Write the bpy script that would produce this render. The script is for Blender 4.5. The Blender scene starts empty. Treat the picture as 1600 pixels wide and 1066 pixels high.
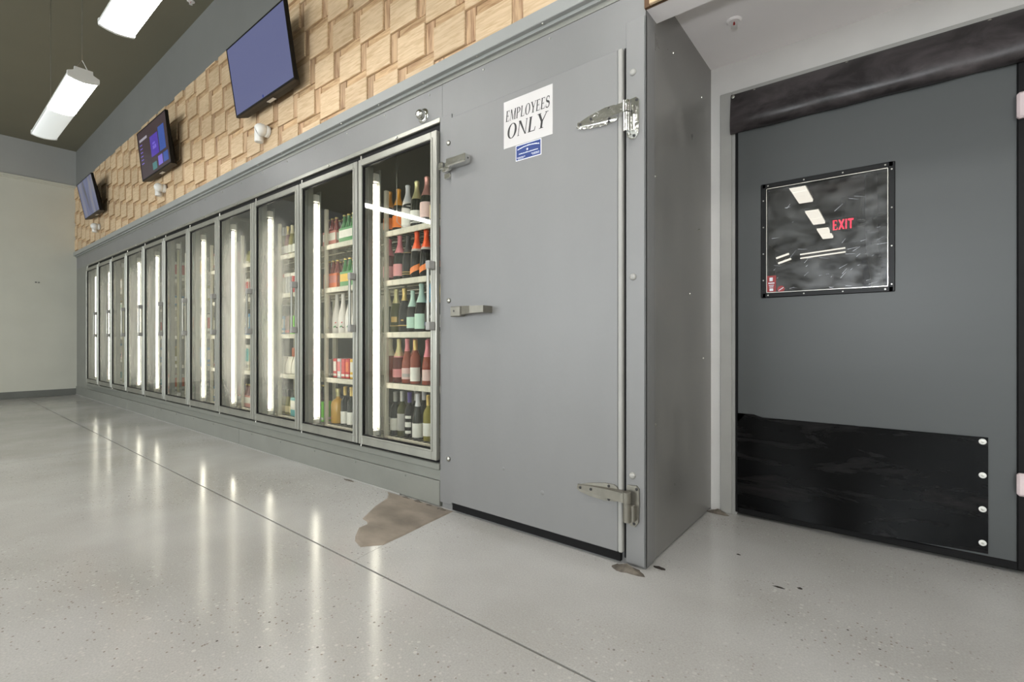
import bpy, bmesh, math, random
from mathutils import Vector, Matrix
random.seed(7)
PI = math.pi
SC = bpy.context.scene
COL = SC.collection

# ------------------------------------------------------------------ camera, world, exposure
cam_d = bpy.data.cameras.new('camera'); cam = bpy.data.objects.new('camera', cam_d); COL.objects.link(cam)
cam.location = (0, 0, 1.0)
cam.rotation_euler = (PI / 2, 0, math.atan2(750, 950))
cam_d.sensor_width = 36.0; cam_d.lens = 36.0 * 750 / 1600
cam_d.clip_start = 0.02; cam_d.clip_end = 100
SC.camera = cam
w = bpy.data.worlds.new('world'); SC.world = w; w.use_nodes = True
w.node_tree.nodes['Background'].inputs['Color'].default_value = (0.9, 0.95, 1.0, 1)
w.node_tree.nodes['Background'].inputs['Strength'].default_value = 7.0    # daylight outside the added rear windows
vs = SC.view_settings
vs.view_transform = 'Standard'; vs.look = 'None'; vs.gamma = 1.0; vs.use_curve_mapping = False
vs.exposure = 0.18
LAMP_E = 17.0          # emission of the hanging lamps' lenses
TUBE_E = 11.0          # emission of the cooler's vertical tubes
def area(name, loc, rot, sx, sy, power, col=(1, 1, 1), disk=False, portal=False):
    d = bpy.data.lights.new(name, 'AREA'); o = bpy.data.objects.new(name, d); COL.objects.link(o)
    d.shape = 'DISK' if disk else 'RECTANGLE'; d.size = sx; d.size_y = sy; d.energy = power; d.color = col
    o.location = loc; o.rotation_euler = rot
    if portal: d.cycles.is_portal = True
    return o
# the photographer's flash, on its stand above the camera
area('flash_light', (-0.05, 0.0, 1.38), (math.radians(126), 0, math.radians(20)), 0.16, 0.16, 18.0, (0.93, 0.96, 1.0), disk=True)
# portals for daylight through unseen windows added to brighten the room
area('window_portal', (-6.6, -7.1, 1.95), (PI / 2, 0, 0), 7.4, 3.3, 1.0, portal=True)
area('window_portal', (2.5, -7.1, 1.95), (PI / 2, 0, 0), 3.6, 3.3, 1.0, portal=True)

# ------------------------------------------------------------------ materials
MATS = {}
def srgb(r, g, b):
    f = lambda c: (c / 255 / 12.92) if c / 255 <= 0.04045 else ((c / 255 + 0.055) / 1.055) ** 2.4
    return (f(r), f(g), f(b), 1)
def nt(name):
    m = bpy.data.materials.new(name); m.use_nodes = True
    MATS[name] = m
    n = m.node_tree
    return m, n.nodes, n.links, n.nodes['Principled BSDF']
def mat(name, col, rough=0.5, metal=0.0, var=0.12, scale=6.0, stretch=(1, 1, 1), bump=0.0, bscale=60.0,
        coat=0.0, rvar=0.0, rand=0.0, spec=0.5, trans=0.0):
    """noise-varied procedural surface"""
    m, N, L, P = nt(name)
    tc = N.new('ShaderNodeTexCoord'); mp = N.new('ShaderNodeMapping'); mp.inputs['Scale'].default_value = stretch
    L.new(tc.outputs['Object'], mp.inputs['Vector'])
    no = N.new('ShaderNodeTexNoise'); no.inputs['Scale'].default_value = scale; no.inputs['Detail'].default_value = 5
    L.new(mp.outputs['Vector'], no.inputs['Vector'])
    rp = N.new('ShaderNodeMapRange'); rp.inputs[1].default_value = 0.3; rp.inputs[2].default_value = 0.7
    rp.inputs[3].default_value = 1 - var; rp.inputs[4].default_value = 1 + var * 0.6
    L.new(no.outputs['Fac'], rp.inputs['Value'])
    hs = N.new('ShaderNodeHueSaturation'); hs.inputs['Color'].default_value = col if len(col) == 4 else (*col, 1)
    if rand > 0:
        oi = N.new('ShaderNodeObjectInfo'); mr = N.new('ShaderNodeMapRange')
        mr.inputs[3].default_value = 1 - rand; mr.inputs[4].default_value = 1 + rand
        L.new(oi.outputs['Random'], mr.inputs['Value'])
        mu = N.new('ShaderNodeMath'); mu.operation = 'MULTIPLY'
        L.new(mr.outputs[0], mu.inputs[0]); L.new(rp.outputs[0], mu.inputs[1]); L.new(mu.outputs[0], hs.inputs['Value'])
    else:
        L.new(rp.outputs[0], hs.inputs['Value'])
    L.new(hs.outputs['Color'], P.inputs['Base Color'])
    P.inputs['Roughness'].default_value = rough; P.inputs['Metallic'].default_value = metal
    P.inputs['Specular IOR Level'].default_value = spec
    P.inputs['Coat Weight'].default_value = coat; P.inputs['Coat Roughness'].default_value = 0.06
    P.inputs['Transmission Weight'].default_value = trans
    if rvar > 0:
        r2 = N.new('ShaderNodeMapRange'); r2.inputs[1].default_value = 0.3; r2.inputs[2].default_value = 0.7
        r2.inputs[3].default_value = max(0.02, rough - rvar); r2.inputs[4].default_value = rough + rvar
        L.new(no.outputs['Fac'], r2.inputs['Value']); L.new(r2.outputs[0], P.inputs['Roughness'])
    if bump > 0:
        b = N.new('ShaderNodeBump'); b.inputs['Strength'].default_value = bump; b.inputs['Distance'].default_value = 0.004
        n2 = N.new('ShaderNodeTexNoise'); n2.inputs['Scale'].default_value = bscale; n2.inputs['Detail'].default_value = 3
        L.new(mp.outputs['Vector'], n2.inputs['Vector']); L.new(n2.outputs['Fac'], b.inputs['Height'])
        L.new(b.outputs['Normal'], P.inputs['Normal'])
    return m
def emis(name, col, strength):
    m, N, L, P = nt(name)
    P.inputs['Base Color'].default_value = (0.8, 0.8, 0.8, 1)
    P.inputs['Emission Color'].default_value = col; P.inputs['Emission Strength'].default_value = strength
    P.inputs['Roughness'].default_value = 0.4
    return m

# painted shell
mat('paint_cap', srgb(152, 153, 150), 0.42, var=0.05, scale=3)  # cap colour raised to stand in for light missing at the far end
mat('paint_cooler', srgb(127, 126, 125), 0.42, var=0.05, scale=3, bump=0.12, bscale=90, stretch=(1, 1, 0.4))
mat('paint_cooler_dark', srgb(128, 128, 121), 0.45, var=0.08, scale=4, bump=0.1, bscale=60)
mat('paint_frame', srgb(136, 137, 130), 0.35, metal=0.35, var=0.06, scale=5)
mat('steel', srgb(190, 190, 186), 0.22, metal=1.0, var=0.08, scale=8, stretch=(1, 1, 0.1))
mat('chrome', srgb(220, 220, 216), 0.12, metal=1.0, var=0.12, scale=40, bump=0.25, bscale=50)
mat('satin_metal', srgb(184, 182, 174), 0.28, metal=1.0, var=0.1, scale=20)
mat('frame_metal', srgb(166, 165, 156), 0.36, metal=0.75, var=0.1, scale=8, stretch=(1, 1, 0.15))
mat('black_rubber', srgb(16, 15, 16), 0.55, spec=0.2, var=0.2, scale=10)
mat('black_plastic', srgb(14, 14, 15), 0.4, spec=0.25, var=0.1, scale=10)
mat('wall_paint', srgb(206, 204, 192), 0.6, var=0.04, scale=2, bump=0.05)
mat('wall_band', srgb(166, 166, 163), 0.6, var=0.05, scale=1.5)  # lighter copy of the upper wall tone, replacing light on the end wall
mat('wall_upper', srgb(120, 120, 117), 0.6, var=0.06, scale=1.5)
mat('ceiling_olive', srgb(116, 112, 95), 0.7, var=0.05, scale=1.0)
mat('soffit_paint', srgb(240, 235, 234), 0.55, var=0.03, scale=2)
mat('trim_white', srgb(206, 203, 199), 0.45, var=0.05, scale=5)
mat('trim_grey', srgb(158, 156, 151), 0.5, var=0.07, scale=6)
mat('baseboard_grey', srgb(112, 113, 108), 0.5, var=0.1, scale=5)
mat('interior_dark', srgb(66, 62, 50), 0.6, var=0.2, scale=2)
mat('backroom_dark', srgb(50, 48, 45), 0.8, var=0.3, scale=1.5)
mat('white_plastic', srgb(228, 226, 220), 0.4, var=0.05, scale=8)
mat('lamp_white', srgb(225, 225, 222), 0.4, var=0.04, scale=8)
mat('dull_metal', srgb(132, 128, 118), 0.42, metal=0.7, var=0.12, scale=20)
mat('paper_white', srgb(206, 202, 200), 0.22, var=0.03, scale=6, coat=0.3)
mat('ink_black', srgb(40, 38, 38), 0.5, var=0.15, scale=30)
mat('blue_sticker', srgb(14, 50, 120), 0.3, var=0.1, scale=30)
mat('white_print', srgb(225, 228, 235), 0.4, var=0.1, scale=40)
mat('red_sticker', srgb(150, 42, 42), 0.4, var=0.1, scale=40)
mat('pink_pad', srgb(214, 196, 196), 0.5, var=0.08, scale=20)
mat('wire_cream', srgb(205, 198, 178), 0.4, var=0.1, scale=10)
mat('rail_cream', srgb(214, 206, 188), 0.4, var=0.16, scale=26, stretch=(1, 1, 0.3))
mat('grout', srgb(100, 92, 82), 0.9, var=0.5, scale=30, bump=0.8, bscale=40)
mat('debris', srgb(38, 30, 24), 0.8, var=0.3, scale=60)
mat('joint_dark', srgb(52, 47, 42), 0.9, var=0.2, scale=10)
mat('tan_patch', srgb(146, 134, 121), 0.55, var=0.45, scale=4, stretch=(1, 1.8, 1), bump=0.6, bscale=12, rvar=0.1)
mat('grey_swing', srgb(71, 73, 73), 0.42, var=0.05, scale=4, bump=0.06, bscale=20, stretch=(0.15, 1, 1))
# scuffed galvanised flank of the cooler
def scuffed(name, c1, c2, rough, metal, st=(1, 1, 0.35), sc=3.0, lo=0.42, hi=0.62, spec=0.5):
    m, N, L, P = nt(name); P.inputs['Specular IOR Level'].default_value = spec
    tc = N.new('ShaderNodeTexCoord'); mp = N.new('ShaderNodeMapping'); mp.inputs['Scale'].default_value = st
    L.new(tc.outputs['Object'], mp.inputs['Vector'])
    no = N.new('ShaderNodeTexNoise'); no.inputs['Scale'].default_value = sc; no.inputs['Detail'].default_value = 8
    no.inputs['Roughness'].default_value = 0.65; no.inputs['Distortion'].default_value = 0.6
    L.new(mp.outputs['Vector'], no.inputs['Vector'])
    cr = N.new('ShaderNodeValToRGB'); e = cr.color_ramp.elements
    e[0].position = lo; e[0].color = c1; e[1].position = hi; e[1].color = c2
    L.new(no.outputs['Fac'], cr.inputs['Fac']); L.new(cr.outputs['Color'], P.inputs['Base Color'])
    P.inputs['Roughness'].default_value = rough; P.inputs['Metallic'].default_value = metal
    r2 = N.new('ShaderNodeMapRange'); r2.inputs[1].default_value = lo; r2.inputs[2].default_value = hi
    r2.inputs[3].default_value = rough - 0.1; r2.inputs[4].default_value = rough + 0.12
    L.new(no.outputs['Fac'], r2.inputs['Value']); L.new(r2.outputs[0], P.inputs['Roughness'])
    return m
scuffed('flank_metal', srgb(126, 124, 120), srgb(146, 144, 140), 0.36, 0.2, st=(1, 1, 0.6), sc=2.2, lo=0.35, hi=0.68)
scuffed('kick_black', srgb(9, 9, 10), srgb(62, 58, 58), 0.36, 0.0, st=(0.45, 1, 2.4), sc=4.5, lo=0.52, hi=0.8, spec=0.22)
scuffed('vinyl_black', srgb(34, 30, 31), srgb(84, 77, 78), 0.42, 0.0, st=(0.6, 1, 1), sc=7.0, lo=0.4, hi=0.75)

# polished concrete with aggregate
def floor_mat():
    m, N, L, P = nt('polished_concrete')
    tc = N.new('ShaderNodeTexCoord')
    big = N.new('ShaderNodeTexNoise'); big.inputs['Scale'].default_value = 1.1; big.inputs['Detail'].default_value = 6
    L.new(tc.outputs['Object'], big.inputs['Vector'])
    cr = N.new('ShaderNodeValToRGB'); e = cr.color_ramp.elements
    e[0].position = 0.3; e[0].color = srgb(168, 165, 159); e[1].position = 0.72; e[1].color = srgb(193, 191, 187)
    L.new(big.outputs['Fac'], cr.inputs['Fac'])
    def chips(scale, thr, col, amount, last, dens):
        vo = N.new('ShaderNodeTexVoronoi'); vo.inputs['Scale'].default_value = scale
        L.new(tc.outputs['Object'], vo.inputs['Vector'])
        lt = N.new('ShaderNodeMath'); lt.operation = 'LESS_THAN'; lt.inputs[1].default_value = thr
        L.new(vo.outputs['Distance'], lt.inputs[0])
        sp = N.new('ShaderNodeSeparateColor'); L.new(vo.outputs['Color'], sp.inputs[0])
        l2 = N.new('ShaderNodeMath'); l2.operation = 'LESS_THAN'; l2.inputs[1].default_value = dens
        L.new(sp.outputs[0], l2.inputs[0])
        mu = N.new('ShaderNodeMath'); mu.operation = 'MULTIPLY'; L.new(lt.outputs[0], mu.inputs[0]); L.new(l2.outputs[0], mu.inputs[1])
        mk = N.new('ShaderNodeTexNoise'); mk.inputs['Scale'].default_value = 0.9; L.new(tc.outputs['Object'], mk.inputs['Vector'])
        mm = N.new('ShaderNodeMapRange'); mm.inputs[1].default_value = 0.4; mm.inputs[2].default_value = 0.6; mm.inputs[4].default_value = amount
        L.new(mk.outputs['Fac'], mm.inputs['Value'])
        m3 = N.new('ShaderNodeMath'); m3.operation = 'MULTIPLY'; L.new(mu.outputs[0], m3.inputs[0]); L.new(mm.outputs[0], m3.inputs[1])
        mx = N.new('ShaderNodeMix'); mx.data_type = 'RGBA'
        L.new(m3.outputs[0], mx.inputs['Factor']); L.new(last, mx.inputs['A']); mx.inputs['B'].default_value = col
        return mx.outputs['Result']
    fine = N.new('ShaderNodeTexNoise'); fine.inputs['Scale'].default_value = 160; fine.inputs['Detail'].default_value = 3
    L.new(tc.outputs['Object'], fine.inputs['Vector'])
    mr = N.new('ShaderNodeMapRange'); mr.inputs[1].default_value = 0.3; mr.inputs[2].default_value = 0.7
    mr.inputs[3].default_value = 0.9; mr.inputs[4].default_value = 1.08; L.new(fine.outputs['Fac'], mr.inputs['Value'])
    hs = N.new('ShaderNodeHueSaturation'); L.new(cr.outputs['Color'], hs.inputs['Color']); L.new(mr.outputs[0], hs.inputs['Value'])
    c = chips(60, 0.30, srgb(204, 200, 193), 0.6, hs.outputs['Color'], 0.3)
    c = chips(75, 0.27, srgb(120, 104, 90), 0.8, c, 0.12)
    c = chips(30, 0.2, srgb(205, 203, 196), 0.8, c, 0.10)
    c = chips(34, 0.15, srgb(70, 62, 55), 0.9, c, 0.06)
    L.new(c, P.inputs['Base Color'])
    r = N.new('ShaderNodeMapRange'); r.inputs[1].default_value = 0.3; r.inputs[2].default_value = 0.7
    r.inputs[3].default_value = 0.1; r.inputs[4].default_value = 0.2
    L.new(big.outputs['Fac'], r.inputs['Value']); L.new(r.outputs[0], P.inputs['Roughness'])
    b = N.new('ShaderNodeBump'); b.inputs['Strength'].default_value = 0.045; b.inputs['Distance'].default_value = 0.01
    n2 = N.new('ShaderNodeTexNoise'); n2.inputs['Scale'].default_value = 14; n2.inputs['Detail'].default_value = 4
    L.new(tc.outputs['Object'], n2.inputs['Vector']); L.new(n2.outputs['Fac'], b.inputs['Height']); L.new(b.outputs['Normal'], P.inputs['Normal'])
    return m
floor_mat()

# wood
def wood(name, c1, c2, vertical, rnd):
    m, N, L, P = nt(name)
    tc = N.new('ShaderNodeTexCoord'); oi = N.new('ShaderNodeObjectInfo')
    ad = N.new('ShaderNodeVectorMath'); ad.operation = 'ADD'; L.new(tc.outputs['Object'], ad.inputs[0])
    cb = N.new('ShaderNodeCombineXYZ'); mu = N.new('ShaderNodeMath'); mu.operation = 'MULTIPLY'; mu.inputs[1].default_value = 37
    L.new(oi.outputs['Random'], mu.inputs[0]); L.new(mu.outputs[0], cb.inputs[0]); L.new(mu.outputs[0], cb.inputs[2]); L.new(cb.outputs[0], ad.inputs[1])
    mp = N.new('ShaderNodeMapping'); mp.inputs['Scale'].default_value = (9, 9, 0.7) if vertical else (1.0, 9, 9)
    L.new(ad.outputs[0], mp.inputs['Vector'])
    no = N.new('ShaderNodeTexNoise'); no.inputs['Scale'].default_value = 7; no.inputs['Detail'].default_value = 6; no.inputs['Distortion'].default_value = 0.8
    L.new(mp.outputs['Vector'], no.inputs['Vector'])
    cr = N.new('ShaderNodeValToRGB'); e = cr.color_ramp.elements
    e[0].position = 0.3; e[0].color = c1; e[1].position = 0.6; e[1].color = c2
    L.new(no.outputs['Fac'], cr.inputs['Fac'])
    mr = N.new('ShaderNodeMapRange'); mr.inputs[3].default_value = 1 - rnd; mr.inputs[4].default_value = 1 + rnd
    L.new(oi.outputs['Random'], mr.inputs['Value'])
    hs = N.new('ShaderNodeHueSaturation'); L.new(cr.outputs['Color'], hs.inputs['Color']); L.new(mr.outputs[0], hs.inputs['Value'])
    L.new(hs.outputs['Color'], P.inputs['Base Color']); P.inputs['Roughness'].default_value = 0.6
    b = N.new('ShaderNodeBump'); b.inputs['Strength'].default_value = 0.25; b.inputs['Distance'].default_value = 0.003
    L.new(no.outputs['Fac'], b.inputs['Height']); L.new(b.outputs['Normal'], P.inputs['Normal'])
wood('wood_light', srgb(190, 160, 122), srgb(214, 188, 154), False, 0.1)
wood('wood_strip', srgb(164, 128, 92), srgb(202, 170, 130), False, 0.14)
wood('wood_block', srgb(140, 104, 76), srgb(198, 166, 130), True, 0.14)
mat('wood_back', srgb(96, 70, 48), 0.8)

# glass
def glass_mat(name, frost=0.0, seed=0.0, tint=(1, 1, 1, 1), haze=0.0, scratch=False):
    m, N, L, P = nt(name)
    N.remove(P); out = N['Material Output']
    tr = N.new('ShaderNodeBsdfTransparent'); tr.inputs['Color'].default_value = tint
    gl = N.new('ShaderNodeBsdfGlossy'); gl.inputs['Roughness'].default_value = 0.02; gl.inputs['Color'].default_value = (1, 1, 1, 1)
    fr = N.new('ShaderNodeFresnel'); ge = N.new('ShaderNodeNewGeometry'); mi = N.new('ShaderNodeMapRange')
    mi.inputs[3].default_value = 1.5; mi.inputs[4].default_value = 1 / 1.5          # thin sheet: same reflectance from both faces
    L.new(ge.outputs['Backfacing'], mi.inputs['Value']); L.new(mi.outputs[0], fr.inputs['IOR'])
    mx = N.new('ShaderNodeMixShader'); L.new(fr.outputs[0], mx.inputs[0]); L.new(tr.outputs[0], mx.inputs[1]); L.new(gl.outputs[0], mx.inputs[2])
    last = mx.outputs[0]
    if frost > 0 or haze > 0:
        tc = N.new('ShaderNodeTexCoord')
        df = N.new('ShaderNodeBsdfDiffuse'); df.inputs['Color'].default_value = (0.8, 0.8, 0.76, 1)
        tl = N.new('ShaderNodeBsdfTranslucent'); tl.inputs['Color'].default_value = (0.9, 0.88, 0.82, 1)
        dm = N.new('ShaderNodeMixShader'); dm.inputs[0].default_value = 0.7; L.new(df.outputs[0], dm.inputs[1]); L.new(tl.outputs[0], dm.inputs[2])
        no = N.new('ShaderNodeTexNoise'); no.inputs['Detail'].default_value = 7; no.inputs['Roughness'].default_value = 0.6
        mp = N.new('ShaderNodeMapping'); mp.inputs['Location'].default_value = (seed, seed, seed)
        L.new(tc.outputs['Object'], mp.inputs['Vector']); L.new(mp.outputs[0], no.inputs['Vector'])
        if frost > 0:
            # condensation: a tall rounded column of mist on the pane
            mp.inputs['Scale'].default_value = (6, 1, 1.4); no.inputs['Scale'].default_value = 2.0
            sx = N.new('ShaderNodeSeparateXYZ'); L.new(tc.outputs['Object'], sx.inputs[0])
            def term(sock, c, r, p):
                s = N.new('ShaderNodeMath'); s.operation = 'SUBTRACT'; s.inputs[1].default_value = c; L.new(sock, s.inputs[0])
                d = N.new('ShaderNodeMath'); d.operation = 'DIVIDE'; d.inputs[1].default_value = r; L.new(s.outputs[0], d.inputs[0])
                a = N.new('ShaderNodeMath'); a.operation = 'ABSOLUTE'; L.new(d.outputs[0], a.inputs[0])
                q = N.new('ShaderNodeMath'); q.operation = 'POWER'; q.inputs[1].default_value = p; L.new(a.outputs[0], q.inputs[0])
                return q.outputs[0]
            tx = term(sx.outputs['X'], 0.36, 0.30, 4.0); tz = term(sx.outputs['Z'], 0.95, 0.86, 6.0)
            su = N.new('ShaderNodeMath'); L.new(tx, su.inputs[0]); L.new(tz, su.inputs[1])
            s2 = N.new('ShaderNodeMath'); s2.operation = 'MULTIPLY_ADD'; s2.inputs[1].default_value = 0.9; L.new(no.outputs['Fac'], s2.inputs[0]); L.new(su.outputs[0], s2.inputs[2])
            mr = N.new('ShaderNodeMapRange'); mr.inputs[1].default_value = 0.35; mr.inputs[2].default_value = 1.35
            mr.inputs[3].default_value = frost; mr.inputs[4].default_value = 0.02; L.new(s2.outputs[0], mr.inputs['Value'])
        else:
            no.inputs['Scale'].default_value = 5
            mp.inputs['Scale'].default_value = (1, 1, 1)
            mr = N.new('ShaderNodeMapRange'); mr.inputs[1].default_value = 0.35; mr.inputs[2].default_value = 0.75
            mr.inputs[3].default_value = haze * 0.3; mr.inputs[4].default_value = haze; L.new(no.outputs['Fac'], mr.inputs['Value'])
        m2 = N.new('ShaderNodeMixShader'); L.new(mr.outputs[0], m2.inputs[0]); L.new(last, m2.inputs[1]); L.new(dm.outputs[0], m2.inputs[2])
        last = m2.outputs[0]
    if scratch:                                                     # fine scratches spread the highlights
        g2 = N.new('ShaderNodeBsdfGlossy'); g2.inputs['Roughness'].default_value = 0.32; g2.inputs['Color'].default_value = (1, 1, 1, 1)
        mp.inputs['Scale'].default_value = (1, 1, 1.6); no.inputs['Scale'].default_value = 9
        m3 = N.new('ShaderNodeMixShader'); mr2 = N.new('ShaderNodeMapRange'); mr2.inputs[1].default_value = 0.4; mr2.inputs[2].default_value = 0.7
        mr2.inputs[3].default_value = 0.008; mr2.inputs[4].default_value = 0.05; L.new(no.outputs['Fac'], mr2.inputs['Value'])
        L.new(mr2.outputs[0], m3.inputs[0]); L.new(last, m3.inputs[1]); L.new(g2.outputs[0], m3.inputs[2]); last = m3.outputs[0]
    L.new(last, out.inputs['Surface'])
    return m
glass_mat('pane_clear', haze=0.012, tint=(0.97, 0.98, 0.96, 1))
for i, s in enumerate((0.34, 0.5, 0.42, 0.2)):
    glass_mat('pane_mist%d' % i, frost=s, seed=3.7 * i + 1, tint=(0.97, 0.98, 0.95, 1))
glass_mat('window_glass', tint=(0.98, 0.99, 0.98, 1))
glass_mat('acrylic', haze=0.025, tint=(0.85, 0.86, 0.87, 1), seed=5, scratch=True)

emis('lens_white', (1.0, 0.99, 0.97, 1), LAMP_E)
emis('lens_dim', (0.9, 0.97, 0.95, 1), LAMP_E * 0.022)
emis('tube_white', (1.0, 0.93, 0.80, 1), TUBE_E)
mat('tube_off', srgb(190, 186, 150), 0.4)
emis('backroom_lens', (1.0, 0.92, 0.78, 1), 1.2)
emis('exit_red', (1.0, 0.02, 0.05, 1), 3.5)
emis('screen_blue', (0.095, 0.105, 0.215, 1), 1.0)
emis('screen_mark', (0.01, 0.03, 0.2, 1), 1.0)
emis('screen_maroon', (0.035, 0.02, 0.026, 1), 1.0)
emis('tile_purple', (0.06, 0.03, 0.3, 1), 1.0)
emis('tile_violet', (0.16, 0.12, 0.5, 1), 1.0)
emis('tile_blue', (0.03, 0.07, 0.28, 1), 1.0)
emis('tile_teal', (0.05, 0.16, 0.16, 1), 1.0)
emis('tile_white', (0.3, 0.28, 0.32, 1), 1.0)
for k in ('screen_blue', 'screen_maroon', 'screen_mark', 'tile_purple', 'tile_violet', 'tile_blue', 'tile_teal', 'tile_white', 'exit_red'):
    MATS[k].node_tree.nodes['Principled BSDF'].inputs['Base Color'].default_value = (0.02, 0.02, 0.02, 1)
    MATS[k].node_tree.nodes['Principled BSDF'].inputs['Roughness'].default_value = 0.18
def streak_screen():
    m, N, L, P = nt('screen_streak')
    tc = N.new('ShaderNodeTexCoord'); mp = N.new('ShaderNodeMapping'); mp.inputs['Scale'].default_value = (5, 1, 0.7)
    L.new(tc.outputs['Object'], mp.inputs['Vector'])
    no = N.new('ShaderNodeTexNoise'); no.inputs['Scale'].default_value = 1.6; L.new(mp.outputs[0], no.inputs['Vector'])
    cr = N.new('ShaderNodeValToRGB'); e = cr.color_ramp.elements
    e[0].position = 0.35; e[0].color = (0.03, 0.03, 0.04, 1); e[1].position = 0.62; e[1].color = (0.12, 0.12, 0.15, 1)
    x = cr.color_ramp.elements.new(0.5); x.color = (0.06, 0.075, 0.17, 1)
    L.new(no.outputs['Fac'], cr.inputs['Fac']); L.new(cr.outputs[0], P.inputs['Emission Color']); P.inputs['Emission Strength'].default_value = 1.0
    P.inputs['Base Color'].default_value = (0.02, 0.02, 0.02, 1); P.inputs['Roughness'].default_value = 0.2
streak_screen()

# product colours
def pmat(n, c, rough=0.35, **k): return mat(n, srgb(*c), rough, var=k.pop('var', 0.1), scale=k.pop('scale', 18), **k)
pmat('gl_dark', (16, 22, 14), 0.14, spec=0.18); pmat('gl_black', (10, 10, 11), 0.14, spec=0.18)
pmat('gl_rose', (142, 72, 56), 0.14, spec=0.18); pmat('gl_rosedark', (92, 34, 30), 0.14, spec=0.18)
pmat('gl_straw', (132, 122, 48), 0.14, spec=0.18); pmat('gl_amber', (206, 156, 40), 0.1, coat=0.6)
pmat('gl_white', (222, 214, 206), 0.2, coat=0.3); pmat('gl_green', (46, 110, 50), 0.1, coat=0.4)
pmat('gl_red', (120, 40, 30), 0.1, coat=0.4); pmat('gl_olive', (66, 66, 22), 0.14, spec=0.18)
pmat('f_orange', (240, 120, 26), 0.3, metal=0.3); pmat('f_yellow', (238, 160, 40), 0.3, metal=0.2); pmat('f_white', (208, 206, 208), 0.35)
pmat('f_gold', (206, 178, 108), 0.28, metal=0.7); pmat('f_palegold', (216, 206, 150), 0.3, metal=0.5); pmat('f_pink', (222, 132, 140), 0.3, metal=0.2)
pmat('f_rosegold', (214, 150, 140), 0.28, metal=0.5); pmat('f_black', (24, 22, 20), 0.3); pmat('f_mint', (176, 204, 190), 0.35)
pmat('f_blue', (42, 142, 190), 0.28, metal=0.4); pmat('f_silver', (190, 188, 182), 0.3, metal=0.5); pmat('f_purple', (62, 40, 120), 0.35)
pmat('f_vermilion', (244, 96, 40), 0.3, metal=0.2); pmat('f_cream', (226, 214, 180), 0.35)
pmat('l_white', (230, 226, 216)); pmat('l_cream', (232, 212, 160)); pmat('l_pink', (226, 150, 150)); pmat('l_orange', (242, 128, 40))
pmat('l_mint', (178, 208, 188)); pmat('l_grey', (176, 172, 166)); pmat('l_navy', (40, 50, 90)); pmat('l_gold', (196, 158, 76)); pmat('l_blush', (224, 190, 182))
pmat('c_pink', (198, 124, 112)); pmat('c_orange', (222, 112, 60)); pmat('c_green', (70, 138, 76)); pmat('c_red', (196, 40, 44)); pmat('c_silver', (190, 190, 190))
pmat('c_yellow', (222, 176, 50)); pmat('c_white', (226, 220, 208)); pmat('c_teal', (60, 158, 160)); pmat('c_lime', (110, 200, 40)); pmat('c_grey', (150, 146, 138))
pmat('c_brown', (98, 62, 50)); pmat('c_plum', (84, 46, 58)); pmat('c_blue', (70, 140, 190)); pmat('c_tan', (188, 150, 110)); pmat('c_darkblue', (30, 40, 86)); pmat('c_olive', (150, 146, 70))

# ------------------------------------------------------------------ mesh helpers
ROOT = {}
def M(n): return MATS[n]
def new_obj(name, me, parent=None):
    o = bpy.data.objects.new(name, me); COL.objects.link(o)
    if parent is not None: o.parent = parent
    return o
def thing(name, label=None, cat=None, loc=(0, 0, 0), group=None, kind=None, rot=None):
    o = new_obj(name, None); o.location = loc; o.empty_display_size = 0.05
    if rot: o.rotation_euler = rot
    return tag(o, label, cat, group, kind)
def tag(o, label=None, cat=None, group=None, kind=None):
    if label: o['label'] = label
    if cat: o['category'] = cat
    if group: o['group'] = group
    if kind: o['kind'] = kind
    return o
def bx(bm, x0, x1, y0, y1, z0, z1, bev=0.0, seg=1):
    t = bmesh.new(); bmesh.ops.create_cube(t, size=1)
    for v in t.verts:
        v.co = Vector(((x0 + x1) / 2 + v.co.x * (x1 - x0), (y0 + y1) / 2 + v.co.y * (y1 - y0), (z0 + z1) / 2 + v.co.z * (z1 - z0)))
    if bev > 0: bmesh.ops.bevel(t, geom=list(t.edges), offset=bev, segments=seg, affect='EDGES', profile=0.5)
    merge(bm, t)
def merge(bm, t, mtx=None):
    if mtx is not None: bmesh.ops.transform(t, matrix=mtx, verts=t.verts)
    me = bpy.data.meshes.new('tmp'); t.to_mesh(me); bm.from_mesh(me); bpy.data.meshes.remove(me); t.free()
def lathe(bm, prof, seg=20, mtx=None):
    t = bmesh.new(); rings = []
    for r, z in prof:
        rings.append([t.verts.new((r * math.cos(2 * PI * i / seg), r * math.sin(2 * PI * i / seg), z)) for i in range(seg)])
    for a, b in zip(rings, rings[1:]):
        for i in range(seg): t.faces.new((a[i], a[(i + 1) % seg], b[(i + 1) % seg], b[i]))
    t.faces.new(rings[0][::-1]); t.faces.new(rings[-1])
    merge(bm, t, mtx)
def cyl(bm, p, q, r, seg=10, r2=None):
    p, q = Vector(p), Vector(q); d = q - p
    rot = d.to_track_quat('Z', 'Y').to_matrix().to_4x4()
    lathe(bm, [(r, 0), (r2 if r2 is not None else r, d.length)], seg, Matrix.Translation(p) @ rot)
def tube(bm, pts, r, seg=8):
    for a, b in zip(pts, pts[1:]): cyl(bm, a, b, r, seg)
def prism(bm, pts, y0, y1):
    """outline in xz extruded along y"""
    a = [bm.verts.new((x, y0, z)) for x, z in pts]; b = [bm.verts.new((x, y1, z)) for x, z in pts]
    n = len(pts)
    bm.faces.new(a); bm.faces.new(b[::-1])
    for i in range(n): bm.faces.new((a[i], b[i], b[(i + 1) % n], a[(i + 1) % n]))
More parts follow.
